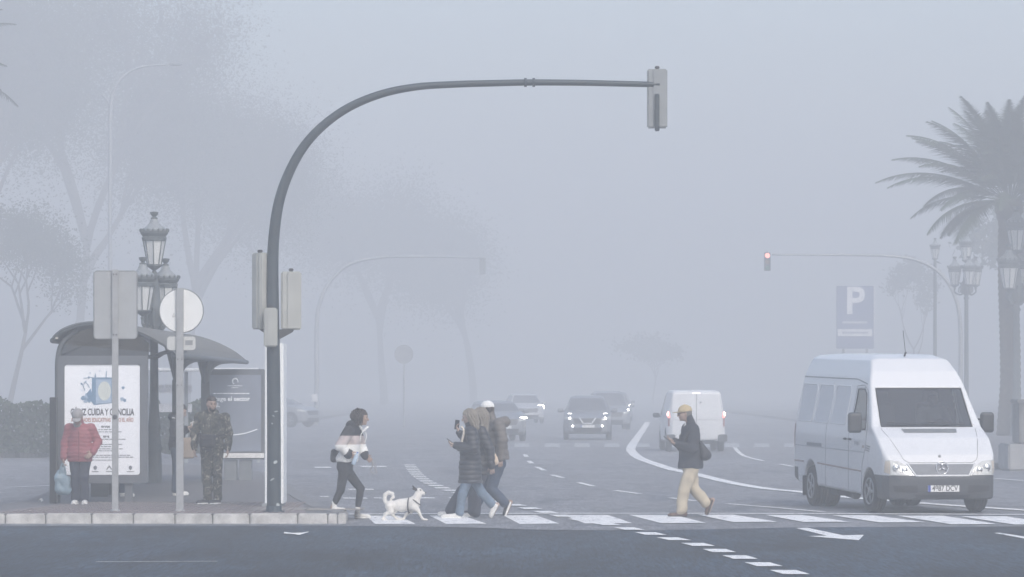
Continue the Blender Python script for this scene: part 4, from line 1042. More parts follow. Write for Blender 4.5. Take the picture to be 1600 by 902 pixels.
    # driver, seated at his wheel (car's left side = photo right)
    K = dict(hip=(.98, .42, 1.22), chest=(.92, .42, 1.50), neck=(.92, .42, 1.66), head=(.96, .42, 1.82), look=(1, -.1, -.05), sh=[(.93, .24, 1.62), (.93, .60, 1.62)],
        el=[(1.02, .17, 1.40), (1.04, .66, 1.40)], wr=[(1.28, .27, 1.42), (1.28, .57, 1.42)], hj=[(1.0, .33, 1.2), (1.0, .51, 1.2)], kn=[(1.40, .30, 1.15), (1.40, .54, 1.15)],
        an=[(1.55, .32, .86), (1.55, .54, .86)], heel=[(1.50, .32, .78), (1.50, .54, .78)], toe=[(1.74, .32, .86), (1.74, .54, .86)],
        hand=[((.7, 0, .3), (.5, 0, -1), (0, 1, 0), 1.2), ((.7, 0, .3), (.5, 0, -1), (0, -1, 0), 1.2)], laces=False)
    person('driver in grey jumper behind the windscreen of the high-roof van', root.location, yaw, K, dict(skin=SKIN, trousers=M_NAVY, shoe=M_SHOEB, sole=M_DARKSOLE, hair=M_HGREY),
        extra=lambda c: (top(c, fab('grey_jumper', (.15, .16, .15)), 1.14, (.15, .145, .135), 1.3, (.078, .07, .052), folds(.008, 6)), hair_short(c, M_HGREY)), h=.01)
    return root

def car_generic(name, label, cat, loc, rz, paint, L=4.4, W=1.82, H=1.6, bonnet=1.0, group=None, drl='bar', lit=(), grille_v=False, platetxt=None, van=False, tail=False, pale=False, h=.04, rails=False):
    """passenger car or small van from side, front and plan outlines, with glass, lamps, wheels, plate"""
    root = thing(name, label, cat, loc, rz, group); hL, hw = L / 2, W / 2; wb = L * .60; wr = .33
    if van:
        side = [(-hL, .45), (-hL, 1.0), (-hL + .10, H - .12), (-hL + .22, H - .02), (-.4, H), (hL - 1.75, H - .02), (hL - 1.45, H - .12), (hL - .78, 1.18), (hL - .2, .98), (hL - .03, .75), (hL, .5), (hL - .1, .22), (-hL + .1, .28)]
        front = [(0, H + .01), (hw * .68, H), (hw * .80, H - .09), (hw * .86, H - .40), (hw * .985, 1.05), (hw, .85), (hw, .5), (hw * .96, .25), (0, .22)]
    else:
        side = [(-hL + .04, .45), (-hL, .75), (-hL + .06, 1.02), (-hL + .45, H - .12), (-hL + .75, H - .02), (-.3, H), (.25, H - .03), (.55, H - .14), (hL - bonnet - .10, 1.06), (hL - .55, .98), (hL - .10, .82), (hL, .62), (hL, .42), (hL - .1, .22), (-hL + .15, .25)]
        front = [(0, H + .01), (hw * .55, H), (hw * .70, H - .09), (hw * .80, H - .34), (hw * .97, 1.02), (hw, .85), (hw, .55), (hw * .97, .3), (hw * .9, .2), (0, .2)]
    plan = [(-hL - .02, 0), (-hL + .02, hw * .80), (-hL + .2, hw * .97), (-hL + .7, hw), (hL - 1.0, hw), (hL - .45, hw * .95), (hL - .12, hw * .78), (hL - .01, hw * .45), (hL + .02, 0)]
    F, ax, lo = car_field(side, front, plan, h, .09, [(wb / 2, wr + .07, wr), (-wb / 2, wr + .07, wr)], arch_w=.30, half=hw)
    V, Q = nets(F, lo, h)
    body = np_link('body', V, Q, [paint, DARKPL, BLK], root, True, lambda c: np.where((np.hypot(c[:, 0] - wb / 2, c[:, 2] - wr) < wr + .09) | (np.hypot(c[:, 0] + wb / 2, c[:, 2] - wr) < wr + .09), 2, np.where((c[:, 2] < .34), 1, 0)))
    bv = BVHTree.FromPolygons([Vector(p) for p in V], [tuple(int(i) for i in q) for q in Q])
    P = lambda *a, **k: patch(bv, *a, **k)
    P('windscreen', [(-hw * .80, 1.10), (hw * .80, 1.10), (hw * .64, H - .13), (-hw * .64, H - .13)], 'x', DGL, body, off=.006, step=.08)
    if not van:
        for sg in (1, -1):
            P('side_window', [(-hL + .55, 1.08), (.0, 1.05), (.0, H - .14), (-hL + .85, H - .16)], 'y', DGL, body, off=.006, step=.08, sgn=sg)
            P('side_window', [(.06, 1.05), (hL - bonnet - .25, 1.06), (.50, H - .19), (.06, H - .14)], 'y', DGL, body, off=.006, step=.08, sgn=sg)
        P('rear_window', [(-hw * .72, 1.08), (hw * .72, 1.08), (hw * .60, H - .14), (-hw * .60, H - .14)], 'x', DGL, body, off=.006, step=.08, sgn=-1)
    else:
        for sg in (1, -1): P('side_window', [(hL - 1.95, 1.12), (hL - 1.0, 1.12), (hL - 1.5, H - .22), (hL - 1.95, H - .2)], 'y', DGL, body, off=.006, step=.08, sgn=sg)
    P('grille', [(-hw * .50, .60), (hw * .50, .60), (hw * .58, .80), (-hw * .58, .80)], 'x', BLK, body, off=.008, step=.08)
    P('lower_grille', [(-hw * .55, .32), (hw * .55, .32), (hw * .60, .46), (-hw * .60, .46)], 'x', BLK, body, off=.008, step=.08)
    if grille_v:
        rline(bv, 'grille_painted_shine', [(-.30, .82), (-.16, .62), (.16, .62), (.30, .82)], 'x', .06, WHITEP, body, off=.01)  # chrome V trim, its bright shine put in as white paint
    for sg in (1, -1):
        P('headlight', [(sg * hw * .60, .72), (sg * hw * .94, .78), (sg * hw * .93, .88), (sg * hw * .62, .83)], 'x', LENS, body, off=.012, step=.06)
        def lamp(y, z, r, m, nm, sq=1.0):
            hit = bv.ray_cast(Vector((9, sg * y, z)), Vector((-1, 0, 0)))[0]
            if hit is None: return
            bm = bmesh.new(); bmesh.ops.create_uvsphere(bm, u_segments=14, v_segments=8, radius=1, matrix=Matrix.Translation(hit + Vector((.02, 0, 0))) @ Matrix.Diagonal((.03, r, r * sq, 1))); from_bm(nm, bm, m, body, True)
        for (y, z, r, sq) in (lit if (lit and not isinstance(lit, dict)) else (lit.get(sg, []) if lit else [])): lamp(y, z, r, LIT, 'lit_lamp', sq)
        s = Sdf(); s.box((0, 0, 0), (.07, .11, .075), None, .05, .02); m = s.build('door_mirror', .02, paint if not van else DARKPL, body); m.location = (hL - bonnet - .45 if not van else hL - 1.15, sg * (hw + .10), 1.10)
        bm = bmesh.new(); bx(bm, (0, -sg * .10, -.03), (.05, .10, .04)); from_bm('mirror_arm', bm, BLK, m)
        for zz, m, nm in ((0, LITRED if tail else REDL, 'tail_lamp'),):
            if van:
                P('tail_lamp', [(-sg * hw * .88, 1.05), (-sg * hw * .98, 1.05), (-sg * hw * .98, 1.26), (-sg * hw * .90, 1.26)], 'x', m, body, off=.012, sgn=-1, step=.05)
                P('tail_lamp', [(-sg * hw * .88, .78), (-sg * hw * .98, .78), (-sg * hw * .98, 1.03), (-sg * hw * .88, 1.03)], 'x', mat('dim_red_lens', (.30, .10, .10), .3), body, off=.012, sgn=-1, step=.05)
                if tail:
                    bm = bmesh.new(); hit = bv.ray_cast(Vector((-9, sg * hw * .93, 1.16)), Vector((1, 0, 0)))[0]
                    if hit: bmesh.ops.create_uvsphere(bm, u_segments=12, v_segments=8, radius=1, matrix=Matrix.Translation(hit - Vector((.015, 0, 0))) @ Matrix.Diagonal((.02, .045, .07, 1))); from_bm('brake_lamp', bm, mat('lit_brake_core', (.9, .5, .45), .3, emit=(1, .55, .48), es=5), body, True)
            else: P('tail_lamp', [(sg * hw * .62, .86), (sg * hw * .95, .84), (sg * hw * .93, .98), (sg * hw * .66, .98)], 'x', m, body, off=.012, sgn=-1, step=.06)
    if van:
        rline(bv, 'door_seam', [(0, .5), (0, H - .12)], 'x', .02, mat('panel_gap', (.12, .125, .13), .8), body, sgn=-1); rline(bv, 'door_seam', [(-hw * .8, .98), (hw * .8, .98)], 'x', .012, mat('panel_gap', (.12, .125, .13), .8), body, sgn=-1)
        P('rear_bumper', [(-hw * .98, .40), (hw * .98, .40), (hw * .98, .56), (-hw * .98, .56)], 'x', paint, body, off=.05, sgn=-1, step=.1)
        P('high_brake_lamp', [(-.12, H - .14), (.12, H - .14), (.12, H - .10), (-.12, H - .10)], 'x', mat('pale_lamp', (.8, .75, .75), .3, emit=(1, .9, .88), es=.8), body, off=.012, sgn=-1)
        hit = bv.ray_cast(Vector((-9, -.12, 1.52)), Vector((1, 0, 0)))[0]; bm = bmesh.new(); bmesh.ops.create_uvsphere(bm, u_segments=12, v_segments=8, radius=.04, matrix=Matrix.Translation(hit)); from_bm('door_badge', bm, CHR, body, True)
        for sg in (1, -1):
            bm = bmesh.new(); bx(bm, (-hL - .02, sg * hw * .86, .42), (.10, .28, .22), None, .02); from_bm('bumper_corner', bm, DARKPL, body)
    if rails:
        for sg in (1, -1):
            bm = bmesh.new(); tube(bm, catmull([(-1.3, sg * hw * .66, H - .02), (-1.1, sg * hw * .68, H + .05), (.1, sg * hw * .66, H + .05), (.4, sg * hw * .64, H - .03)], 5), .022, 6); from_bm('roof_rail', bm, CHR, body, True)
    if platetxt is not None:
        hit = bv.ray_cast(Vector((9, 0, .52)), Vector((-1, 0, 0)))[0]; plate(body, platetxt, (hit.x + .02, 0, .52), R(90))
    hit = bv.ray_cast(Vector((-9, 0, .62)), Vector((1, 0, 0)))[0]; plate(body, '', (hit.x - (.06 if van else .02), 0, .62), R(-90))
    for x in (wb / 2, -wb / 2):
        for sg in (1, -1): wheel(root, x, sg * (hw - .12), wr, .20, 0, False, 5)
    bm = bmesh.new(); bx(bm, (0, 0, .30), (L * .8, W * .7, .14)); from_bm('underbody', bm, BLK, root)
    return root

def traffic():
    dk = mat('charcoal_car_paint', (.19, .20, .22), .3, .05, 3, coat=.6); dk2 = mat('dark_grey_car_paint', (.24, .25, .27), .3, .05, 3, coat=.6)
    slv = mat('silver_car_paint', (.50, .51, .53), .3, .05, 3, coat=.5); wh = mat('pale_van_paint', (.72, .73, .74), .35, .03, 3, coat=.3)
    def at(px, py): p = G(px, py); return p
    def place(px, py, rz, L):     # px,py = foot of the near bumper
        p = G(px, py); d = L / 2; return (p.x - math.cos(rz) * d, p.y - math.sin(rz) * d, 0)
    rz = R(-91)
    car_generic('car', 'dark crossover car with headlights and fog lamps lit and a bright V grille', 'car', place(918, 688, rz, 4.4), rz, dk, 4.4, 1.84, 1.68, 1.0,
        drl='bar', lit=[(.66, .82, .042, 1), (.55, .53, .036, 1), (.66, .99, .08, .12)], grille_v=True, platetxt='')
    rz = R(-88); car_generic('car', 'dark sport utility car behind and right of the car with the V grille', 'car', place(955, 672, rz, 4.7), rz, dk2, 4.7, 1.90, 1.80, 1.0, lit={1: [(.80, .92, .05, 1.3)]})
    rz = R(-86); car_generic('car', 'faint car at the back of the queue with only one headlight piercing the fog', 'car', place(965, 659, rz, 4.5), rz, dk2, 4.5, 1.85, 1.7, 1.0, lit={1: [(.72, .9, .055, 1.6)]})
    rz = R(-82); car_generic('car', 'dark low car with one bright slanted daytime lamp behind the group of three', 'car', place(788, 690, rz, 4.4), rz, dk, 4.4, 1.82, 1.50, 1.0, lit={1: [(.74, .86, .15, .22)]}, platetxt='')
    rz = R(-84); car_generic('car', 'silver car with hook-shaped daytime lamp behind the dark low car', 'car', place(826, 662, rz, 4.6), rz, slv, 4.6, 1.86, 1.62, 1.0, lit={1: [(.72, .98, .17, .16), (.86, .88, .035, 3.0)]}, platetxt='')
    rz = R(91.5); p = G(1088.5, 706); L = 4.6
    car_generic('van', 'plain white panel van seen from behind with both red tail lamps lit', 'van', (p.x + math.cos(rz) * L / 2, p.y + math.sin(rz) * L / 2, 0), rz, wh, L, 1.86, 1.92, .8, van=True, tail=True, h=.035)
    rz = R(-30); p = G(450, 668); car_generic('car', 'parked dark car with pale windscreen half hidden by the white totem', 'car', (p.x - .6, p.y + 2, 0), rz, dk2, 4.2, 1.76, 1.48, 1.0)
# ------------------------------------------------------------------ ground, road, markings
def ground_material(name, base, patchy, sc=1.0, grain=.35, rough=.85, stains=True):
    m = bpy.data.materials.new(name); m.use_nodes = True; nt = m.node_tree; b = nt.nodes['Principled BSDF']; L = nt.links.new
    tc = nt.nodes.new('ShaderNodeTexCoord')
    def noise(s, d, rg=.6, vec=None):
        n = nt.nodes.new('ShaderNodeTexNoise'); n.inputs['Scale'].default_value = s; n.inputs['Detail'].default_value = d; n.inputs['Roughness'].default_value = rg
        L(vec or tc.outputs['Object'], n.inputs['Vector']); return n.outputs['Fac']
    mp = nt.nodes.new('ShaderNodeMapping'); mp.inputs['Scale'].default_value = (1, .22, 1); L(tc.outputs['Object'], mp.inputs['Vector'])
    big = noise(.55 * sc, 6, .62, mp.outputs[0]); mid = noise(4 * sc, 6, .7, mp.outputs[0]); mf = nt.nodes.new('ShaderNodeMapping'); mf.inputs['Scale'].default_value = (1, .05, 1); L(tc.outputs['Object'], mf.inputs['Vector']); fine = noise(20, 3, .9, mf.outputs[0])
    def ramp(src, a, ca, b_, cb):
        r = nt.nodes.new('ShaderNodeValToRGB'); r.color_ramp.elements[0].position = a; r.color_ramp.elements[1].position = b_
        r.color_ramp.elements[0].color = (*ca, 1); r.color_ramp.elements[1].color = (*cb, 1); L(src, r.inputs['Fac']); return r.outputs['Color']
    def mul(x, y, f=1.0):
        q = nt.nodes.new('ShaderNodeMix'); q.data_type = 'RGBA'; q.blend_type = 'MULTIPLY'; q.inputs['Factor'].default_value = f; L(x, q.inputs['A']); L(y, q.inputs['B']); return q.outputs['Result']
    c = ramp(big, .35, [v * (1 - patchy) for v in base], .65, [v * (1 + patchy) for v in base])
    c = mul(c, ramp(mid, .36, (.72, .73, .75), .64, (1.22, 1.2, 1.18)))
    c = mul(c, ramp(fine, .38, (1 - grain,) * 3, .62, (1 + grain,) * 3))
    if stains:
        c = mul(c, ramp(noise(.9, 4, .6, mp.outputs[0]), .56, (1, 1, 1), .66, (.62, .66, .72)))
        vo = nt.nodes.new('ShaderNodeTexVoronoi'); vo.feature = 'DISTANCE_TO_EDGE'; vo.inputs['Scale'].default_value = .32
        wv = nt.nodes.new('ShaderNodeTexNoise'); wv.inputs['Scale'].default_value = .9; wv.inputs['Detail'].default_value = 6; L(tc.outputs['Object'], wv.inputs['Vector'])
        ad = nt.nodes.new('ShaderNodeVectorMath'); ad.operation = 'MULTIPLY_ADD'; L(wv.outputs['Color'], ad.inputs[0]); ad.inputs[1].default_value = (1.6, 1.6, 0); L(tc.outputs['Object'], ad.inputs[2]); L(ad.outputs[0], vo.inputs['Vector'])
        c = mul(c, ramp(vo.outputs['Distance'], .0, (.55, .57, .6), .012, (1, 1, 1)))
    L(c, b.inputs['Base Color']); b.inputs['Roughness'].default_value = rough
    bp = nt.nodes.new('ShaderNodeBump'); bp.inputs['Strength'].default_value = .5; bp.inputs['Distance'].default_value = .01; L(fine, bp.inputs['Height']); L(bp.outputs[0], b.inputs['Normal'])
    return m
M_ROAD = ground_material('asphalt', (.19, .195, .21), .16, 1.0, .25)
M_ROADN = ground_material('dark_new_asphalt', (.017, .030, .047), .85, .8, .85)
M_ROADL = ground_material('pale_worn_asphalt', (.19, .195, .21), .12, 1.5, .25)

def paint_mat():
    m = bpy.data.materials.new('worn_road_paint'); m.use_nodes = True; nt = m.node_tree; b = nt.nodes['Principled BSDF']; L = nt.links.new
    tc = nt.nodes.new('ShaderNodeTexCoord'); n = nt.nodes.new('ShaderNodeTexNoise'); n.inputs['Scale'].default_value = 6; n.inputs['Detail'].default_value = 9; n.inputs['Roughness'].default_value = .8
    mp = nt.nodes.new('ShaderNodeMapping'); mp.inputs['Scale'].default_value = (1, .3, 1); L(tc.outputs['Object'], mp.inputs['Vector']); L(mp.outputs[0], n.inputs['Vector']); r = nt.nodes.new('ShaderNodeValToRGB'); e = r.color_ramp.elements
    e[0].position = .36; e[0].color = (.22, .22, .24, 1); e[1].position = .45; e[1].color = (.80, .80, .79, 1); q = e.new(.7); q.color = (.90, .90, .88, 1)
    L(n.outputs['Fac'], r.inputs['Fac']); L(r.outputs['Color'], b.inputs['Base Color']); b.inputs['Roughness'].default_value = .7
    return m
M_PAINT = paint_mat()

def sheet(name, poly, z, m, kind='structure', parent=None):
    bm = bmesh.new(); bm.faces.new([bm.verts.new((p[0], p[1], z)) for p in poly])
    bmesh.ops.triangulate(bm, faces=bm.faces[:])
    o = from_bm(name, bm, m, parent)
    for v in o.data.polygons:
        if v.normal.z < 0: v.flip()
    if kind: o['kind'] = kind
    return o

def setting():
    bm = bmesh.new(); bm.faces.new([bm.verts.new(p) for p in ((-380, -15, 0), (380, -15, 0), (380, 720, 0), (-380, 720, 0))])
    o = from_bm('road', bm, M_ROAD); o['kind'] = 'structure'
    # dark new asphalt of the near street and the pale gutter strip along kerb and crossing
    e = lambda x, y: G(x, y)
    near = [G(-300, 822.5), G(560, 822.5), G(700, 824), G(860, 829), G(1010, 829.5), G(1240, 824.5), G(1600, 823), G(1900, 822), (60, 2, 0), (-60, 2, 0)]
    sheet('near_street', near, .004, M_ROADN)
    pale = [G(-300, 812), G(560, 812), G(620, 805.5), G(1000, 804), G(1040, 812), G(1000, 829.2), G(860, 828.8), G(700, 823.8), G(560, 822.3), G(-300, 822.3)]
    sheet('pale_gutter', pale, .006, M_ROADL)
    # markings, all painted lines as sheets
    bm = bmesh.new()
    def poly(px, z=.012): bm.faces.new([bm.verts.new((*G(*p)[:2], z)) for p in px])
    def line(px, w, z=.012, n=6):
        pts = catmull([(*G(*p)[:2], z) for p in px], n) if len(px) > 2 else [Vector((*G(*p)[:2], z)) for p in px]
        prev = None
        for i, p in enumerate(pts):
            t = (pts[min(i + 1, len(pts) - 1)] - pts[max(i - 1, 0)]).normalized(); s = Vector((-t.y, t.x, 0)) * w / 2
            cur = (bm.verts.new(p + s), bm.verts.new(p - s))
            if prev: bm.faces.new((prev[0], prev[1], cur[1], cur[0]))
            prev = cur
    Z = [((572, 807.2), (622, 807), (649, 819.8), (586, 820)), ((671, 807), (722, 806.8), (760, 819.5), (697, 820)), ((786, 806.6), (838, 806.5), (874, 819.5), (812, 820)),
         ((880, 806), (950, 806), (988, 818.8), (914, 819.2)), ((982, 805.6), (1053, 805.6), (1103, 818.3), (1033, 818.8)), ((1090, 805.4), (1146, 805.4), (1215, 816.6), (1145, 817)),
         ((1195, 805.8), (1253, 805.8), (1328, 816.6), (1256, 817)), ((1300, 806.4), (1364, 806.4), (1446, 817.3), (1374, 817.6)), ((1402, 807.2), (1474, 807.2), (1558, 820.3), (1486, 820.6)), ((1500, 808), (1571, 808), (1655, 820.8), (1585, 821)), ((1600, 808.6), (1672, 808.8), (1760, 821.5), (1690, 821.8))]
    for z in Z: poly(z)
    o = from_bm('zebra_crossing', bm, M_PAINT); o['kind'] = 'structure'
    bm = bmesh.new()
    line([(545, 804.4), (900, 803.2), (1250, 803.6), (1700, 805.6)], .30)
    # curved dashed guide line
    curve = [(640, 727), (644, 733), (652, 743), (666, 753), (686, 762), (710, 769), (760, 781), (808, 791), (846, 800), (900, 812), (964, 823.5), (1027, 838), (1096, 854), (1167, 876), (1250, 901)]
    pts = catmull([G(*p) for p in curve], 10); acc = 0; seg = []; on = True; L = .95
    Ds = [0]
    for a, b in zip(pts, pts[1:]): Ds.append(Ds[-1] + (b - a).length)
    def atd(s):
        for i in range(len(Ds) - 1):
            if Ds[i + 1] >= s: t = (s - Ds[i]) / max(Ds[i + 1] - Ds[i], 1e-6); return pts[i].lerp(pts[i + 1], t)
        return pts[-1]
    s = 0
    while s < Ds[-1] - 1:
        a, b = atd(s), atd(s + L); t = (b - a).normalized(); w = Vector((1, 0, 0)) * (.145)
        vs = [bm.verts.new((p.x, p.y, .016)) for p in (a - w, a + w, b + w, b - w)]; bm.faces.new(vs); s += L * 1.98
    # solid curved line
    line([(1012, 660), (1006, 670), (996, 684), (986, 700), (990, 709.5), (1002.5, 718), (1025, 726), (1053, 735), (1087, 741.7), (1137, 754), (1194, 764), (1250, 769.5), (1330, 778.5), (1450, 788), (1520, 793), (1620, 799.5), (1700, 804)], .30, .014)
    for d in ([(820, 711), (823, 714.5)], [(826, 721), (831, 725)], [(838.5, 730.5), (850.6, 736)], [(862, 743), (879.6, 747.6)], [(904, 755), (927, 760.6)], [(961, 767.3), (999.7, 772.6)], [(1047.5, 779), (1088, 784)], [(1136, 788.3), (1210, 794.2), (1285, 801)],
              [(1148, 700), (1156, 709), (1168, 715), (1193, 721)], [(1219.5, 726), (1240, 730)], [(1553, 748.6), (1600, 752)], [(24, 762), (80, 759.5)]):
        line(d, .13, .014)
    for a, b, y in ((543, 582, 765.5), (499, 512, 777), (535, 572, 779.3), (583, 595, 779), (654, 678, 779), (490, 516, 731), (562, 602, 729.5), (700, 712, 779)):
        poly([(a, y - .7), (b, y - .7), (b + 3, y + .9), (a + 3, y + .9)])
    o = from_bm('road_markings', bm, M_PAINT); o['kind'] = 'structure'; bm = bmesh.new()
    for k in range(12):
        x0 = 709 + k * 46.8; poly([(x0 + 2, 693.4), (x0 + 24, 693.4), (x0 + 26, 699.2), (x0 + 1, 699.2)])
    o = from_bm('far_zebra_crossing', bm, mat('fog_dimmed_road_paint', (.36, .37, .38), .8, .2, 4)); o['kind'] = 'structure'; bm = bmesh.new()  # far stripes dimmed in colour to stand in for thicker fog
    poly([(1243, 826.5), (1262, 826.2), (1318, 838), (1296, 839.5)]); poly([(1262, 839.6), (1350, 837.6), (1342, 846)], .016)
    poly([(1553, 834.2), (1562, 834), (1625, 843.5), (1606, 844)])
    line([(150, 879), (340, 878.3)], .05, .010)
    o = from_bm('lane_arrow', bm, M_PAINT); o['kind'] = 'structure'
    # stop island of paving with stone kerb
    z = KERB
    outl = [G(-260, 803, z), G(505, 803, z), G(522, 803, z), G(530, 800, z), G(520, 796.5, z), G(498, 792, z), G(468, 777, z), G(440, 757, z), G(415, 738, z), G(330, 726, z), G(150, 726, z), G(100, 735, z), G(82, 765, z), G(45, 781, z), G(0, 789, z), G(-260, 796, z)]
    pm = bpy.data.materials.new('grey_block_paving'); pm.use_nodes = True; nt = pm.node_tree; b = nt.nodes['Principled BSDF']
    tc = nt.nodes.new('ShaderNodeTexCoord'); br = nt.nodes.new('ShaderNodeTexBrick'); br.inputs['Scale'].default_value = 4.5; br.inputs['Color1'].default_value = (.165, .16, .165, 1); br.inputs['Color2'].default_value = (.205, .20, .205, 1); br.inputs['Mortar'].default_value = (.07, .07, .075, 1); br.inputs['Mortar Size'].default_value = .03
    nt.links.new(tc.outputs['Object'], br.inputs['Vector']); nt.links.new(br.outputs['Color'], b.inputs['Base Color']); b.inputs['Roughness'].default_value = .85
    bm = bmesh.new(); prism(bm, [(p.x, p.y) for p in outl], .002, z - .004); o = from_bm('stop_island', bm, pm); o['kind'] = 'structure'
    # tactile strip, studs modelled
    tm = mat('tactile_paving', (.21, .18, .18), .85, .15, 6, bump=.3); y0, y1 = G(0, 802, z).y, G(0, 785, z).y
    bm = bmesh.new(); xs = np.arange(G(2, 795, z).x, G(492, 795, z).x, .10)
    bm2 = [(xs[0], y0 + .02), (xs[-1], y0 + .02), (xs[-1] - .35, y1), (xs[0] + .8, y1)]
    prism(bm, bm2, z - .003, z + .004)
    for yy in np.arange(y0 + .2, y1 - .1, .42):
        for x in xs[3:-3]:
            if x < xs[0] + .2 + .8 * (yy - y0) / (y1 - y0): continue
            bx(bm, (x, yy, z + .008), (.045, .20, .012))
    o = from_bm('tactile_strip', bm, tm); o['kind'] = 'structure'
    # kerb stones
    km = mat('pale_granite_kerb', (.50, .49, .47), .8, .30, 5, bump=.6, bscale=60, col2=(.68, .67, .65)); yk = G(0, 803, z).y
    bm = bmesh.new(); rs = random.Random(4); edges = [-130, -60, 8, 71, 143, 208, 273, 332, 390, 465, 512, 527, 541]
    yf = FPX * CAMZ / (819.0 - HZ)
    for a, b_ in zip(edges, edges[1:]):
        xa, xb = (a - 800) * yf / FPX, (b_ - 800) * yf / FPX
        bx(bm, ((xa + xb) / 2, yf + .13, z / 2 - .01 + rs.uniform(-.003, .003)), (xb - xa - .014, .26 + rs.uniform(-.01, .01), z + .02), None, .016)
    o = from_bm('kerb', bm, km); o['kind'] = 'structure'; bm = bmesh.new()
    back = [G(530, 800, z), G(498, 792, z), G(468, 777, z), G(440, 757, z), G(415, 738, z)]
    for a, b_ in zip(back, back[1:]):
        d = b_ - a; n = max(1, int(d.length / 1.0))
        for i in range(n):
            p = a + d * ((i + .5) / n); bx(bm, (p.x, p.y, z / 2), (.26, d.length / n - .012, z + .01), Matrix.Rotation(math.atan2(-d.x, d.y), 3, 'Z'), .012)
    o = from_bm('back_kerb', bm, mat('worn_grey_kerb', (.20, .20, .205), .85, .2, 5)); o['kind'] = 'structure'
    # paving slabs near the nose
    p = G(478, 797, z); bm = bmesh.new()
    for i in range(4): bx(bm, (p.x - .66 + i * .44, p.y + .35 - .0 * i, z + .004), (.42, 1.2 - .12 * i, .012), None, .003)
    o = from_bm('pale_slabs', bm, mat('pale_slab', (.27, .25, .23), .85, .2, 8, bump=.3)); o['kind'] = 'structure'
    # pavements on the far sides of the junction
    for nm, poly_, in (('right_pavement', [G(1556, 733), (60, G(0, 733).y, 0), (90, 300, 0), (16, 300, 0), G(1480, 690), G(1530, 712)]), ('left_pavement', [(-60, 108, 0), (G(60, 716).x, 112, 0), (-13, 122, 0), (-12, 150, 0), (-11, 300, 0), (-90, 300, 0)])):
        bm = bmesh.new(); prism(bm, [(q[0], q[1]) for q in poly_], .003, .14); o = from_bm(nm, bm, pm); o['kind'] = 'structure'
    # litter
    for px, py, lb, sz in ((463, 837, 'white scrap of paper lying on the dark near street', .16), (64, 785, 'white crumpled paper on the left corner of the stop island', .07), (537, 813, 'small white bottle cap stub by the kerb nose', .05)):
        p = G(px, py, KERB if px == 64 else 0); zz = (KERB + .006 if px == 64 else .012); rs = random.Random(px); bm = bmesh.new(); vs = []
        for i in range(4):
            for j in range(4): vs.append(bm.verts.new(((i - 1.5) / 3 * sz * (2 if px == 463 else 1), (j - 1.5) / 3 * sz * 2, zz - p.z * 0 + abs(rs.gauss(0, .018)) + (.02 if i in (0, 3) and px == 463 else 0) + (.05 if px != 463 and 0 < i < 3 and 0 < j < 3 else 0))))
        for i in range(3):
            for j in range(3): bm.faces.new((vs[i * 4 + j], vs[i * 4 + j + 4], vs[i * 4 + j + 5], vs[i * 4 + j + 1]))
        o = from_bm('litter', bm, M_WHITEC); o.location = (p.x, p.y, 0); tag(o, lb, 'litter')

# ------------------------------------------------------------------ street furniture
GALV = mat('galvanised_steel', (.36, .37, .38), .5, .12, 12, metal=.3); SIGNBACK = mat('sign_back_grey', (.36, .375, .385), .55, .06, 5); SIGNWH = mat('sign_back_pale', (.80, .81, .80), .5, .04, 5)
MAST = mat('blue_grey_mast_paint', (.032, .047, .058), .5, .18, 5, bump=.15, bscale=20); HEADM = mat('signal_housing_grey', (.40, .41, .39), .6, .07, 4); HEADD = mat('signal_housing_dark', (.27, .29, .30), .6, .07, 4)
BLKM = mat('signal_black', (.03, .03, .032), .5); IRON = mat('dark_cast_iron', (.085, .10, .105), .6, .2, 12)
def rounded(w, h, r, n=5):
    out = []
    for cx, cy, a0 in ((w / 2 - r, h / 2 - r, 0), (-w / 2 + r, h / 2 - r, 90), (-w / 2 + r, -h / 2 + r, 180), (w / 2 - r, -h / 2 + r, 270)):
        for i in range(n + 1): a = R(a0 + 90 * i / n); out.append((cx + r * math.cos(a), cy + r * math.sin(a)))
    return out
def plate_xz(bm, poly, y0, y1, cx=0, cz=0):
    a = [bm.verts.new((cx + p[0], y0, cz + p[1])) for p in poly]; b = [bm.verts.new((cx + p[0], y1, cz + p[1])) for p in poly]; n = len(poly)
    for i in range(n): bm.faces.new((a[i], a[(i + 1) % n], b[(i + 1) % n], b[i]))
    bm.faces.new(a); bm.faces.new(b[::-1]); return bm

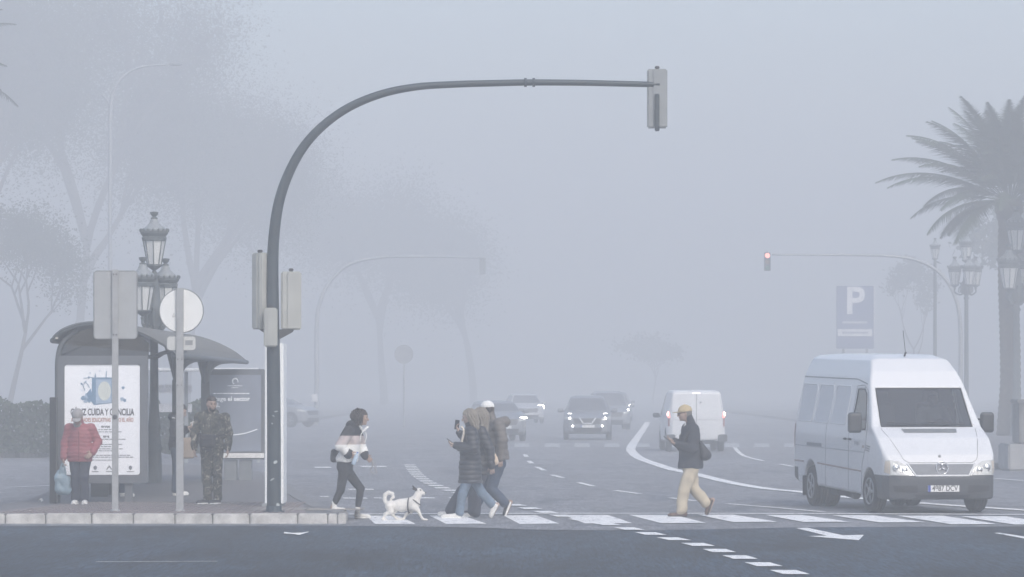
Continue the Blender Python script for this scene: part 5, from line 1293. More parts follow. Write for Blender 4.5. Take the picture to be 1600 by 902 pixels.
def signs():
    p = G(180, 799, KERB); t = thing('road_sign', 'grey rectangular sign seen from behind on a steel post in front of the poster', 'sign', (p.x, p.y, KERB))
    bm = bmesh.new(); bx(bm, (0, 0, 1.82), (.095, .05, 3.64), None, .008); from_bm('pole', bm, GALV, t)
    bm = bmesh.new(); plate_xz(bm, rounded(.64, 1.01, .05), .03, .045, 0, 3.11); o = from_bm('sign_plate', bm, SIGNBACK, t)
    bm = bmesh.new(); pts = [(x, .038, 3.11 + z) for x, z in rounded(.645, 1.015, .05)]; tube(bm, pts + [pts[0]], .012, 6); from_bm('rim', bm, mat('sign_rim', (.22, .23, .24), .5), o)
    bm = bmesh.new()
    for z in (3.57, 2.66):
        for x in (-.022, .022): lathe(bm, [(.013, 0), (.013, -.012)], 8, (x, -.025, z), 'y')
    lathe(bm, [(.035, 0), (.035, -.01)], 12, (0, -.026, 1.42), 'y'); from_bm('bolts', bm, mat('bolt_steel', (.1, .1, .11), .4, metal=.5), t)
    bm = bmesh.new(); lathe(bm, [(.075, 0), (.07, .03), (.05, .035)], 14); from_bm('base_collar', bm, GALV, t)
    p = G(281, 799.5, KERB); t = thing('road_sign', 'pale round sign seen from behind with a small plate under it on a steel post', 'sign', (p.x, p.y, KERB))
    bm = bmesh.new(); bx(bm, (0, 0, 1.68), (.11, .05, 3.36), None, .008); from_bm('pole', bm, GALV, t)
    bm = bmesh.new(); plate_xz(bm, [(.325 * math.cos(a), .325 * math.sin(a)) for a in np.linspace(0, 2 * PI, 48, endpoint=False)], .03, .042, .02, 3.02); o = from_bm('sign_plate', bm, SIGNWH, t)
    bm = bmesh.new(); tube(bm, [(.02 + .328 * math.cos(a), .038, 3.02 + .328 * math.sin(a)) for a in np.linspace(0, 2 * PI, 49)], .010, 6); from_bm('rim', bm, mat('sign_rim', (.22, .23, .24), .5), o)
    bm = bmesh.new(); tube(bm, [(-.115, .026, 2.93), (-.09, .026, 2.98), (-.065, .026, 2.93), (-.115, .026, 2.93)], .005, 5); from_bm('small_stamp', bm, mat('stamp_grey', (.35, .36, .36), .6), o)
    bm = bmesh.new(); plate_xz(bm, rounded(.43, .205, .05), .03, .042, .02, 2.53); o = from_bm('lower_plate', bm, mat('lower_plate_grey', (.55, .56, .55), .55, .04, 5), t)
    bm = bmesh.new(); pts = [(.02 + x, .036, 2.53 + z) for x, z in rounded(.435, .21, .05)]; tube(bm, pts + [pts[0]], .008, 6); from_bm('rim', bm, mat('sign_rim', (.22, .23, .24), .5), o)
    bm = bmesh.new(); bx(bm, (.135, .027, 2.54), (.11, .006, .07)); from_bm('dark_sticker', bm, mat('sticker_grey', (.25, .26, .27), .6), o)
    bm = bmesh.new()
    for z in (2.29, 1.9):
        for x in (-.03, .03): lathe(bm, [(.010, 0), (.010, -.010)], 8, (x, -.025, z), 'y')
    from_bm('bolts', bm, mat('bolt_steel', (.1, .1, .11), .4, metal=.5), t)
    bm = bmesh.new(); lathe(bm, [(.075, 0), (.07, .03), (.05, .035)], 14); from_bm('base_collar', bm, GALV, t)

def signal_head(parent, x, z, w, hgt, rz=0.0, m=HEADM, y=0.0, lamps=3, name='signal_head', lit=None):
    """housing with its lamps towards +y; the camera sees the ribbed back"""
    hd = bpy.data.objects.new(name, None)
    bm = bmesh.new(); bx(bm, (0, 0, 0), (w, .16, hgt), None, .02)
    o = from_bm(name, bm, m, parent); o.location = (x, y, z); o.rotation_euler = (0, 0, rz)
    bm = bmesh.new(); bx(bm, (-.0 * w, -.088, 0), (w * .40, .02, hgt - .03), None, .006)
    for k in range(1, lamps): bx(bm, (0, -.0815, -hgt / 2 + k * hgt / lamps), (w - .01, .006, .010))
    from_bm('back_panel', bm, m, o)
    bm = bmesh.new(); bx(bm, (0, 0, hgt / 2 + .025), (.07, .06, .045), None, .01); from_bm('top_fixing', bm, BLKM, o)
    for k in range(lamps):
        zc = hgt / 2 - (k + .5) * hgt / lamps; r = min(w, hgt / lamps) * .40
        L = LITSIG if lit == k else mat(('red', 'amber', 'green')[k % 3] + '_signal_lens', ((.25, .02, .02), (.3, .14, .02), (.02, .2, .1))[k % 3], .2)
        bm = bmesh.new(); lathe(bm, [(r, .075), (r, .085), (r * .6, .10), (.001, .105)], 20, (0, 0, zc), 'y'); from_bm('lens', bm, L, o, True)
        bm = bmesh.new(); vs0 = []; vs1 = []
        for a in np.linspace(R(-20), R(200), 14):
            vs0.append(bm.verts.new((r * 1.12 * math.cos(a), .078, zc + r * 1.12 * math.sin(a)))); vs1.append(bm.verts.new((r * 1.12 * math.cos(a), .078 + .10 + .08 * math.sin(max(a, 0)) , zc + r * 1.12 * math.sin(a))))
        for i in range(13): bm.faces.new((vs0[i], vs0[i + 1], vs1[i + 1], vs1[i]))
        r_ = bmesh.ops.solidify(bm, geom=bm.faces[:], thickness=.006); from_bm('visor', bm, BLKM, o, True)
    return o
LITSIG = mat('lit_red_signal', (.9, .25, .2), .3, emit=(1, .30, .24), es=2.6)

def near_signal():
    p = G(428, 801, KERB); t = thing('traffic_signal', 'tall dark traffic signal mast arching from the bus stop kerb over the road', 'traffic signal', (p.x, p.y, KERB)); s0 = FPX / p.y
    def q(px, py): return ((px - 428) / s0, 0, (801 - py) / s0)
    pts = [q(428, 801), q(428, 700), q(427.5, 600), q(426.5, 500), q(426, 420), q(428, 370), q(435, 320), q(449, 276), q(472, 233), q(503, 198), q(545, 168), q(596, 147), q(650, 136), q(710, 132), q(780, 130), q(830, 129), q(900, 129.5), q(970, 131), q(1031, 132.5)]
    P = catmull(pts, 6); n = len(P); bm = bmesh.new()
    acc = [0]
    for a, b in zip(P, P[1:]): acc.append(acc[-1] + (b - a).length)
    rr = [np.interp(a / acc[-1], [0, .2, .35, .55, .7, 1], [.106, .100, .085, .064, .052, .042]) for a in acc]
    tube(bm, P, rr, 20); from_bm('mast', bm, MAST, t, True)
    bm = bmesh.new()
    for px in (821, 834): c = q(px, 129); tube(bm, [(c[0] - .02, 0, c[2]), (c[0] + .02, 0, c[2])], .068, 14)
    from_bm('arm_joint', bm, MAST, t, True)
    bm = bmesh.new(); lathe(bm, [(.16, 0), (.16, .02), (.12, .03), (.115, .10)], 20); from_bm('base_collar', bm, MAST, t, True)
    # torn sticker remains on the lower mast
    for (px, py, w_, h_, a) in ((432, 643, .05, .02, 10), (428, 650, .04, .015, -30), (431, 722, .06, .05, 30), (426, 749, .07, .025, 35), (435, 790, .05, .09, 0), (426, 662, .02, .03, 20)):
        c = q(px, py); bm = bmesh.new(); n_ = 6; g = [[None] * 3 for _ in range(n_)]; rs = random.Random(px * py)
        for i in range(n_):
            for j in range(3):
                u = (i / (n_ - 1) - .5) * w_; v = (j / 2 - .5) * h_ * (1 - abs(i / (n_ - 1) - .5) * rs.uniform(.6, 1.4)); ca, sa = math.cos(R(a)), math.sin(R(a))
                x, z = c[0] + u * ca - v * sa, c[2] + u * sa + v * ca; rad = .1075; x = max(min(x, .1), -.1); g[i][j] = bm.verts.new((x, -math.sqrt(rad * rad - x * x) - .001, z))
        for i in range(n_ - 1):
            for j in range(2): bm.faces.new((g[i][j], g[i + 1][j], g[i + 1][j + 1], g[i][j + 1]))
        from_bm('sticker_remains', bm, mat('sticker_paper', (.42, .45, .46), .7, .2, 20), t, True)
    c = q(1027, 154); signal_head(t, c[0], c[2], .30, .88, 0, HEADD, .06)
    bm = bmesh.new(); a, b = q(1026.5, 110), q(1026.5, 205); bx(bm, ((a[0]), -.055, (a[2] + b[2]) / 2 - .18), (.07, .05, a[2] - b[2] - .35), None, .01); from_bm('hanger_bar', bm, MAST, t)
    c = q(406, 455); signal_head(t, c[0], c[2], .22, 1.14, R(-48), HEADM, .05)
    c = q(454.5, 470); signal_head(t, c[0], c[2], .30, .87, R(6), HEADM, .05)
    c = q(424, 512); signal_head(t, c[0], c[2], .20, .58, R(0), HEADM, -.17, 2, 'small_signal_head')
    bm = bmesh.new(); a = q(430, 519); plate_xz(bm, [(-.24, .04), (.28, .04), (.26, -.0), (.06, -.11), (-.10, -.06)], -.03, .05, a[0], a[2]); from_bm('bracket', bm, BLKM, t)
    # white lit totem behind the mast
    p = G(428, 791, KERB); t = thing('advertising_totem', 'tall narrow white panel standing directly behind the traffic signal mast', 'totem', (p.x, p.y, KERB))
    bm = bmesh.new(); bx(bm, (.03, 0, 1.30), (.29, .9, 2.5), None, .01); from_bm('white_panel', bm, mat('white_enamel', (.86, .88, .88), .4, .02), t)
    bm = bmesh.new(); bx(bm, (0, 0, .03), (.30, 1.28, .06)); bx(bm, (.09, -.3, 2.62), (.05, .05, .17)); from_bm('frame', bm, mat('totem_grey', (.25, .27, .28), .5), t)

def far_signals():
    p = G(1501, 666); t = thing('traffic_signal', 'far traffic signal with a lit red light at the end of its long arm', 'traffic signal', (p.x, p.y, 0)); s0 = FPX / p.y
    def q(px, py, b=666, x0=1501): return ((px - x0) / s0, 0, (b - py) / s0)
    P = catmull([q(1501, 666), q(1501, 600), q(1501, 520), q(1496, 475), q(1480, 440), q(1455, 417), q(1420, 404), q(1370, 399.5), q(1300, 398.5), q(1206, 398)], 6)
    bm = bmesh.new(); tube(bm, P, list(np.linspace(.13, .045, len(P))), 12); from_bm('mast', bm, GALV, t, True)
    c = q(1199, 409); o = signal_head(t, c[0], c[2], .32, .92, PI, BLKM, 0, 3, 'signal_head', 0)
    c = q(1506, 655); signal_head(t, c[0], q(0, 628)[2], .32, .9, PI, BLKM, -.15, 3)
    p = G(494, 664); t = thing('traffic_signal', 'pale traffic signal mast curving over the road far behind the young woman', 'traffic signal', (p.x, p.y, 0)); s0 = FPX / p.y
    P = catmull([q(494, 664, 664, 494), q(495, 600, 664, 494), q(495, 510, 664, 494), q(500, 472, 664, 494), q(516, 440, 664, 494), q(545, 414, 664, 494), q(590, 403, 664, 494), q(650, 401, 664, 494), q(757, 403, 664, 494)], 6)
    pale = mat('pale_mast_paint', (.36, .38, .40), .6, .05)
    bm = bmesh.new(); tube(bm, P, list(np.linspace(.14, .05, len(P))), 12); from_bm('mast', bm, pale, t, True)
    c = q(754, 416, 664, 494); signal_head(t, c[0], c[2], .32, .85, 0, HEADD, .08); c = q(492, 622, 664, 494); signal_head(t, c[0] - .0, c[2], .28, .4, 0, mat('pale_box', (.8, .8, .8), .4), -.2, 1, 'control_box')
    # far round sign
    p = G(631, 668); t = thing('road_sign', 'faint round sign on a thin post far behind, between the young woman and the group', 'sign', (p.x, p.y, 0))
    bm = bmesh.new(); tube(bm, [(0, 0, 0), (0, 0, 4.0)], .04, 8); from_bm('pole', bm, GALV, t)
    bm = bmesh.new(); plate_xz(bm, [(.46 * math.cos(a), .46 * math.sin(a)) for a in np.linspace(0, 2 * PI, 36, endpoint=False)], -.06, -.04, 0, 3.55); from_bm('sign_plate', bm, mat('far_sign_grey', (.30, .31, .32), .6), t)
    # tall double street lamp far left
    p = G(171, 669); s0 = FPX / p.y; t = thing('street_lamp', 'very tall pale street lamp with curved arm in the fog on the left', 'street lamp', (p.x, p.y, 0))
    q2 = lambda px, py: ((px - 171) / s0, 0, (669 - py) / s0)
    bm = bmesh.new(); P = catmull([q2(171, 669), q2(172, 500), q2(172, 300), q2(173, 170), q2(180, 138), q2(198, 115), q2(225, 104), q2(262, 101)], 6); tube(bm, P, list(np.linspace(.12, .05, len(P))), 10)
    P = catmull([q2(172, 170), q2(168, 158), q2(160, 148)], 4); tube(bm, P, .05, 8); from_bm('pole', bm, pale, t, True)
    s = Sdf(); c = q2(274, 101); s.ell(c, (.34, .14, .07), None, .02); s.build('lamp_head', .03, HEADD, t)
    # parking totem
    p = G(1336, 656); s0 = FPX / p.y; t = thing('parking_sign', 'blue car park totem with a big white P above the roof of the high-roof van', 'sign', (p.x, p.y, 0)); zz = lambda py: (656 - py) / s0
    blue = mat('parking_blue', (.15, .18, .30), .5, .05); wh = mat('sign_white', (.80, .80, .82), .5, .03)
    bm = bmesh.new(); bx(bm, (0, 0, (zz(447) + zz(545)) / 2), (58 / s0, .25, zz(447) - zz(545)), None, .03); o = from_bm('sign_box', bm, blue, t)
    bm = bmesh.new(); bx(bm, (29.5 / s0, -.02, (zz(447) + zz(527)) / 2), (.05, .26, zz(447) - zz(527))); bx(bm, (-.02, -.14, zz(520)), (54 / s0, .03, 11 / s0)); from_bm('white_strip', bm, wh, o)
    text('letter_p', 'P', 59 / s0, (-.02, -.14, zz(472)), FACE_CAM, wh, o, .01, bold=.05)
    for nm, pyy, mm, yy_, hh_ in (('small_lettering', 504, wh, -.14, 3.2), ('small_lettering', 520, blue, -.163, 3.0)):
        bm = bmesh.new(); rs = random.Random(pyy); x = -20 / s0
        while x < 19 / s0: w_ = rs.uniform(1.2, 2.6) / s0; bx(bm, (x + w_ / 2, yy_, zz(pyy)), (w_, .004, hh_ / s0)); x += w_ + .9 / s0
        from_bm(nm, bm, mm, o)
    for q_ in (-.7, .7):
        bm = bmesh.new(); bx(bm, (q_, 0, zz(545) / 2), (.14, .14, zz(545)), None, .01); from_bm('post', bm, HEADD, t)
    # thin tall post and dark narrow tree shape behind
    p = G(1461, 665); t = thing('lamp_post', 'faint tall lamp post between the parking sign and the double lantern', 'lamp post', (p.x, p.y, 0))
    bm = bmesh.new(); lathe(bm, [(.2, 0), (.18, .6), (.10, .9), (.08, 8.2), (.06, 8.5)], 12); from_bm('post', bm, IRON, t, True)
    lantern(t, (0, 0, 8.4), 1.0)

IRONG = glass_mat('frosted_lantern', (.7, .7, .7), .1)
FROST = mat('frosted_lantern_glass', (.62, .63, .62), .5, .06, 10)
def lantern(parent, loc, sc=1.0, seg=8):
    """ornate lantern: tapered frosted panes in an iron cage, crown ring with palmettes, domed cap, finial"""
    o = bpy.data.objects.new('lantern', None)
    bm = bmesh.new(); lathe(bm, [(.13, .10), (.215, .56)], seg); gl = from_bm('pane', bm, FROST, None)
    bm = bmesh.new()
    for k in range(seg):
        a = 2 * PI * k / seg; c, s_ = math.cos(a), math.sin(a); tube(bm, [(c * .135, s_ * .135, .09), (c * .222, s_ * .222, .57)], .011, 5)
    lathe(bm, [(.03, -.10), (.05, -.05), (.03, -.02), (.10, .03), (.165, .07), (.165, .095), (.12, .105)], seg)
    lathe(bm, [(.215, .555), (.235, .56), (.245, .62), (.225, .64), (.27, .70), (.275, .74), (.25, .745)], 16)
    for k in range(16):
        a = 2 * PI * k / 16; c, s_ = math.cos(a), math.sin(a); tube(bm, [(c * .268, s_ * .268, .73), (c * .275, s_ * .275, .775), (c * .265, s_ * .265, .80)], [.020, .024, .004], 5)
    lathe(bm, [(.06, .985), (.075, 1.0), (.03, 1.03), (.07, 1.07), (.085, 1.12), (.03, 1.13)], 12)
    cg = from_bm('lantern', bm, IRON, parent, False); gl.parent = cg
    bm = bmesh.new(); lathe(bm, [(.25, .745), (.21, .80), (.14, .86), (.10, .90), (.08, .96), (.06, .99)], 16); from_bm('dome', bm, mat('lantern_dome_grey', (.25, .27, .28), .5), cg, True)
    cg.location = loc; cg.scale = (sc, sc, sc)
    return cg
def candelabra(label, px, py, top_z, ang, sc=1.0, nl=2, zb=0.0, group=None):
    p = G(px, py); t = thing('street_lantern', label, 'street lamp', (p.x, p.y, zb), 0, group); H = top_z - 1.13 * sc - zb
    bm = bmesh.new(); k = sc
    lathe(bm, [(.22 * k, 0), (.22 * k, .12), (.16 * k, .16), (.14 * k, .75), (.18 * k, .80), (.14 * k, .88), (.11 * k, 1.15), (.14 * k, 1.22), (.11 * k, 1.32), (.085 * k, 1.8), (.075 * k, H - 1.3 * k), (.11 * k, H - 1.25 * k), (.07 * k, H - 1.18 * k), (.12 * k, H - 1.05 * k), (.15 * k, H - .85 * k), (.20 * k, H - .70 * k), (.13 * k, H - .6 * k), (.10 * k, H - .3 * k), (.06 * k, H - .1 * k), (.07 * k, H)], 14)
    for i in range(8):
        a = 2 * PI * i / 8; c, s_ = math.cos(a), math.sin(a); tube(bm, catmull([(c * .13 * k, s_ * .13 * k, H - 1.1 * k), (c * .24 * k, s_ * .24 * k, H - .95 * k), (c * .20 * k, s_ * .20 * k, H - .75 * k), (c * .27 * k, s_ * .27 * k, H - .68 * k)], 3), .022 * k, 5)
    from_bm('post', bm, IRON, t, True)
    for i in range(nl):
        a = ang + 2 * PI * i / nl; c, s_ = math.cos(a), math.sin(a); rr = .45 * k
        bm = bmesh.new(); tube(bm, catmull([(c * .08 * k, s_ * .08 * k, H - 1.05 * k), (c * .25 * k, s_ * .25 * k, H - 1.12 * k), (c * rr * 1.0, s_ * rr * 1.0, H - 1.02 * k), (c * rr, s_ * rr, H - .90 * k)], 5), .03 * k, 6)
        tube(bm, catmull([(c * .1 * k, s_ * .1 * k, H - .75 * k), (c * .28 * k, s_ * .28 * k, H - .85 * k), (c * .3 * k, s_ * .3 * k, H - 1.02 * k), (c * .2 * k, s_ * .2 * k, H - 1.0 * k)], 5), .018 * k, 5); from_bm('arm', bm, IRON, t, True)
        lantern(t, (c * rr, s_ * rr, H - .84 * k), k)
    lantern(t, (0, 0, H + .06 * k), k)
    return t

def shelter():
    SM = mat('shelter_steel', (.075, .085, .095), .5, .12, 6); RM = mat('shelter_roof_metal', (.10, .115, .13), .45, .12, 4); D0 = 64.2; s0 = FPX / D0; zz = lambda py: CAMZ - (py - HZ) / s0 - KERB; xx = lambda px: (px - 800) / s0
    X0 = xx(160); t = thing('bus_shelter', 'bus shelter with curved ribbed metal canopy on branching dark posts', 'bus shelter', (X0, D0, KERB)); lx = lambda px: xx(px) - X0
    # canopy: curved in section, running away from the camera, with ribs
    prof = [(-.79, 2.64), (-.74, 2.70), (-.62, 2.79), (-.40, 2.87), (-.10, 2.905), (.25, 2.87), (.65, 2.74), (1.0, 2.56), (1.20, 2.40)]
    pc = [Vector((a, 0, b)) for a, b in prof]; pc = catmull(pc, 4); Y0, Y1 = -.15, 17.0
    bm = bmesh.new(); n = len(pc)
    def ringpts(y, dz): return [bm.verts.new((p.x, y, p.z + dz)) for p in pc]
    a, b, c, d = ringpts(Y0, 0), ringpts(Y1, 0), ringpts(Y0, -.035), ringpts(Y1, -.035)
    for i in range(n - 1): bm.faces.new((a[i], a[i + 1], b[i + 1], b[i])); bm.faces.new((c[i], c[i + 1], d[i + 1], d[i])); bm.faces.new((a[i], a[i + 1], c[i + 1], c[i])); bm.faces.new((b[i], b[i + 1], d[i + 1], d[i]))
    bm.faces.new((a[0], b[0], d[0], c[0])); bm.faces.new((a[-1], b[-1], d[-1], c[-1])); roof = from_bm('roof', bm, RM, t, True)
    bm = bmesh.new()
    for y in np.arange(Y0, Y1 + .01, .86): tube(bm, [(p.x, y, p.z + .012) for p in pc], .022, 5)
    from_bm('roof_ribs', bm, SM, roof)
    bm = bmesh.new(); tube(bm, [(pc[-1].x, Y0, pc[-1].z - .03), (pc[-1].x, Y1, pc[-1].z - .03)], .045, 8); tube(bm, [(pc[0].x, Y0, pc[0].z - .02), (pc[0].x, Y1, pc[0].z - .02)], .045, 8); tube(bm, [(.2, Y0 + .1, 2.80), (.2, Y1, 2.80)], .06, 8); from_bm('edge_beam', bm, SM, roof, True)
    # near end frame: arch band and rising side post
    bm = bmesh.new(); tube(bm, catmull([(lx(90), 0, 0), (lx(90), 0, 1.8), (lx(91), 0, 2.35), (lx(100), 0, 2.62), (lx(122), 0, 2.80)], 6), .045, 8); from_bm('end_post', bm, SM, t, True)
    # glazed end panel above the poster case
    bm = bmesh.new(); poly = [(lx(92), zz(556)), (lx(232), zz(556)), (lx(232), 2.58), (lx(215), 2.72), (lx(190), 2.82), (lx(160), 2.86), (lx(125), 2.78), (lx(102), 2.62), (lx(93), 2.35)]; plate_xz(bm, poly, .02, .05); from_bm('end_glass', bm, glass_mat('smoked_glass', (.30, .33, .36), .04, .1), t)
    # branching posts further back, each with arms to the canopy
    for py_, px_, in ((7.0, .62), (13.6, .62), (.9, .80)):
        if py_ == .9: continue
        po = bpy.data.objects.new('post', None); bm = bmesh.new(); bx(bm, (px_, py_, 1.0), (.17, .17, 2.0), None, .01); po = from_bm('post', bm, SM, t)
        bm = bmesh.new()
        for dx, dy, tz in ((-.55, 0, 2.86), (.52, 0, 2.44), (.02, -2.6, 2.70), (.02, 2.6, 2.70), (.50, -2.4, 2.42), (.50, 2.4, 2.42)):
            L = math.hypot(dx, dy); tube(bm, catmull([(px_, py_, 1.9), (px_ + dx * .12, py_ + dy * .12, 2.20), (px_ + dx * .4, py_ + dy * .4, 2.20 + (tz - 2.2) * .72), (px_ + dx, py_ + dy, tz - .02)], 6), [.055] * 19, 8)
        from_bm('branch_arm', bm, SM, po, True)
        bm = bmesh.new(); bx(bm, (px_, py_ - .09, 2.03), (.08, .02, .03)); from_bm('post_clip', bm, CHR, po)
    # louvred fins under the canopy at the near right corner
    bm = bmesh.new()
    for k in range(4): tube(bm, catmull([(.62, 1.2 + k * .5, 2.36 - k * .0), (.90, .8 + k * .5, 2.42 + .02 * k), (1.18, .6 + k * .5, 2.47)], 4), .03, 6)
    from_bm('corner_brackets', bm, SM, t, True)
    # back glass wall along the shelter
    GS = glass_mat('shelter_glass', (.62, .66, .68), .05, .05)
    for k in range(3):
        bm = bmesh.new(); y = 2.2 + k * 4.6; bx(bm, (-.62, y + 1.9, 1.25), (.02, 3.8, 1.9)); g = from_bm('side_glass', bm, GS, t)
    bm = bmesh.new(); bx(bm, (lx(87), -.25, zz(704) ), (.105, .30, 1.72), None, .008); o = from_bm('side_bollard', bm, mat('black_steel', (.018, .02, .024), .5), t)
    bm = bmesh.new(); bx(bm, (lx(86), -.25, zz(621.5)), (.06, .2, .012)); from_bm('bollard_cap', bm, M_WHITEC, o)
    # seam lamps on the roof edge
    bm = bmesh.new(); bx(bm, (-.72, Y0 - .02, 2.66), (.05, .02, .03)); from_bm('edge_reflector', bm, CHR, t)
    # lit poster case (its own thing: stands at the shelter's end)
    pc_ = thing('poster_case', 'illuminated poster case with white family-care poster behind the man in red', 'poster case', (X0, D0 - .02, KERB)); FR = mat('poster_case_frame', (.12, .13, .148), .45, .08)
    w, z0, z1 = 1.46, zz(755.5), zz(556); cz = (z0 + z1) / 2; bm = bmesh.new()
    pw, ph0, ph1 = 1.22, zz(742), zz(570)
    bx(bm, (0, .10, cz), (w, .18, z1 - z0), None, .02); o = from_bm('case', bm, FR, pc_)
    bm = bmesh.new()
    for xx_, w_ in ((-(w + pw) / 4 - .0, (w - pw) / 2), ((w + pw) / 4, (w - pw) / 2)): bx(bm, (xx_, .0, cz), (w_, .04, z1 - z0), None, .008)
    bx(bm, (0, 0, (z1 + ph1) / 2), (pw, .04, z1 - ph1), None, .004); bx(bm, (0, 0, (z0 + ph0) / 2), (pw, .04, ph0 - z0), None, .004); from_bm('frame', bm, FR, o)
    for q in (-.42, .42):
        bm = bmesh.new(); bx(bm, (q, .10, z0 / 2), (.12, .14, z0), None, .008); from_bm('leg', bm, FR, pc_)
    PO = mat('poster_paper_lit', (.72, .73, .75), .5, .02, 3, emit=(.86, .90, 1.0), es=.12)
    bm = bmesh.new(); plate_xz(bm, rounded(pw, ph1 - ph0, .05), .000, .012, 0, (ph0 + ph1) / 2); po = from_bm('poster', bm, PO, o)
    yk = -.006; xp = lambda px: (px - 157) / s0
    BL = mat('poster_ink_blue', (.16, .27, .40), .6, .15, 30); BL2 = mat('poster_ink_pale_blue', (.36, .46, .58), .6, .1, 20); CRM = mat('poster_ink_cream', (.62, .66, .62), .6, .05); INK = mat('poster_ink_black', (.05, .05, .07), .6); OR = mat('poster_ink_brick', (.42, .20, .15), .6)
    def flat(nm, poly, m, y=yk):
        bm = bmesh.new(); plate_xz(bm, poly, y - .001, y); return from_bm(nm, bm, m, po)
    pz = lambda py: zz(py)
    P_ = lambda L: [(xp(a), pz(b)) for a, b in L]
    flat('drawn_bag', P_([(141, 590), (172, 590), (172, 630), (144, 633), (140, 628)]), BL); flat('drawn_bag_panel', P_([(147, 593), (171, 593), (171, 629), (147, 631)]), BL2, yk - .002)
    flat('drawn_bag_label', [(xp(160.5) + .105 * math.cos(a), pz(611) + .155 * math.sin(a)) for a in np.linspace(0, 2 * PI, 24, endpoint=False)], CRM, yk - .004)
    flat('drawn_envelope', P_([(132, 616), (139, 607), (142, 622), (141, 627), (137, 625)]), BL, yk - .003)
    for i, (a, b, r) in enumerate(((128, 622, .045), (133, 619, .05), (136, 625, .04), (131, 627, .035), (125, 600, .02), (131, 597, .018), (136, 590, .02), (146, 588, .02), (190, 606, .03), (188, 624, .04), (192, 626, .03), (176, 623, .06), (177, 600, .02), (125, 610, .012), (138, 583, .012), (153, 580, .012), (173, 582, .012))):
        rs = random.Random(i); flat('drawn_blot', [(xp(a) + r * rs.uniform(.6, 1.2) * math.cos(t_), pz(b) + r * rs.uniform(.6, 1.2) * math.sin(t_)) for t_ in np.linspace(0, 2 * PI, 9, endpoint=False)], BL2 if i % 2 else BL, yk - .001 * (i % 3))
    bm = bmesh.new(); tube(bm, [(xp(a), yk - .004, pz(b)) for a, b in ((130, 611), (127, 602), (130, 597), (134, 600), (137, 606))], .006, 5)
    for a in (146, 163): tube(bm, [(xp(a), yk - .004, pz(590)), (xp(a + .5), yk - .004, pz(580 + (a < 150) * 4))], .007, 5)
    tube(bm, [(xp(128), yk - .004, pz(591)), (xp(141), yk - .004, pz(590))], .005, 5); from_bm('drawn_lines', bm, BL, po)
    text('poster_title', 'CÁDIZ CUIDA Y CONCILIA', .150, (xp(157), yk, pz(644.5)), FACE_CAM, INK, po, .001, sx=.56, bold=.004)
    text('poster_subtitle', 'ACTIVIDADES EDUCATIVAS TODO EL AÑO', .090, (xp(157), yk, pz(656.5)), FACE_CAM, OR, po, .001, sx=.575, bold=.002)
    text('poster_heading', 'meros', .062, (xp(169), yk, pz(666.5)), FACE_CAM, INK, po, .001, align='RIGHT', sx=.9, bold=.002)
    text('poster_heading', 'ores', .062, (xp(168), yk, pz(682)), FACE_CAM, INK, po, .001, align='RIGHT', sx=.9, bold=.002)
    rs = random.Random(3)
    for i, (py, xe) in enumerate(((671.5, 176), (675, 188), (686.5, 188), (694.5, 186), (698, 172), (701.5, 186), (704.5, 182), (711.5, 196), (714.5, 205), (719, 176))):
        bm = bmesh.new(); x = xp(110)
        while x < xp(xe):
            w_ = rs.uniform(.02, .07); bx(bm, (x + w_ / 2, yk, pz(py)), (w_, .002, .013)); x += w_ + .012
        from_bm('poster_text_line', bm, mat('poster_ink_grey', (.20, .21, .24), .6), po)
    for a in (116, 140, 162, 195):
        flat('poster_logo', P_([(a + 6, 727), (a + 9, 731), (a + 11, 734), (a + 9.5, 734), (a + 6, 730), (a + 2.5, 734), (a + 1, 734), (a + 3, 731)]) if a == 162 else [(xp(a + 6) + .03 * math.cos(t_), pz(731) + .035 * math.sin(t_)) for t_ in np.linspace(0, 2 * PI, 8, endpoint=False)], mat('poster_ink_grey', (.20, .21, .24), .6))
        bm = bmesh.new(); bx(bm, (xp(a + 6), yk, pz(737)), (.11, .002, .012)); from_bm('poster_text_line', bm, mat('poster_ink_grey', (.20, .21, .24), .6), po)
    # second, further advertising case with the naval poster
    D1 = 79.5; s1 = FPX / D1; z1f = lambda py: CAMZ - (py - HZ) / s1 - KERB; x1 = lambda px: (px - 364) / s1; p = ((364 - 800) / s1, D1)
    c2 = thing('poster_case', 'dark blue advertising case with pale lettering behind the man in camouflage', 'poster case', (p[0], p[1], KERB))
    bm = bmesh.new(); bx(bm, (0, .1, (z1f(577) + z1f(718)) / 2), (1.28, .16, z1f(577) - z1f(718)), None, .02); o = from_bm('case', bm, mat('far_case_frame', (.12, .13, .15), .5), c2)
    bm = bmesh.new(); bx(bm, (0, .01, (z1f(586) + z1f(706)) / 2), (1.12, .02, z1f(586) - z1f(706)), None, .004); pn = from_bm('poster', bm, mat('poster_slate_blue', (.22, .245, .30), .45, .15, 2, emit=(.30, .40, .55), es=.03), o)
    WH = mat('poster_white_ink', (.85, .87, .9), .6, emit=(.8, .85, .9), es=.12)
    text('poster_title', 'Protege el sector\nnaval.', .125, (x1(322), -.004, z1f(628.5)), FACE_CAM, WH, pn, .001, align='LEFT', sx=1.0, bold=.003)
    bm = bmesh.new(); rs = random.Random(9); x = x1(333)
    while x < x1(387): w_ = rs.uniform(.03, .10); bx(bm, (x + w_ / 2, -.004, z1f(615)), (w_, .002, .020)); x += w_ + .012
    from_bm('poster_line', bm, WH, pn)
    bm = bmesh.new(); tube(bm, [(x1(367.5) + .055 * math.cos(a), -.006, z1f(596) + .055 * math.sin(a)) for a in np.linspace(R(-20), R(250), 14)], [.008] * 4 + [.016] * 6 + [.008] * 4, 6); bx(bm, (x1(367), -.004, z1f(603)), (.30, .002, .010)); bx(bm, (x1(367), -.004, z1f(606)), (.14, .002, .010)); from_bm('poster_logo', bm, WH, pn)
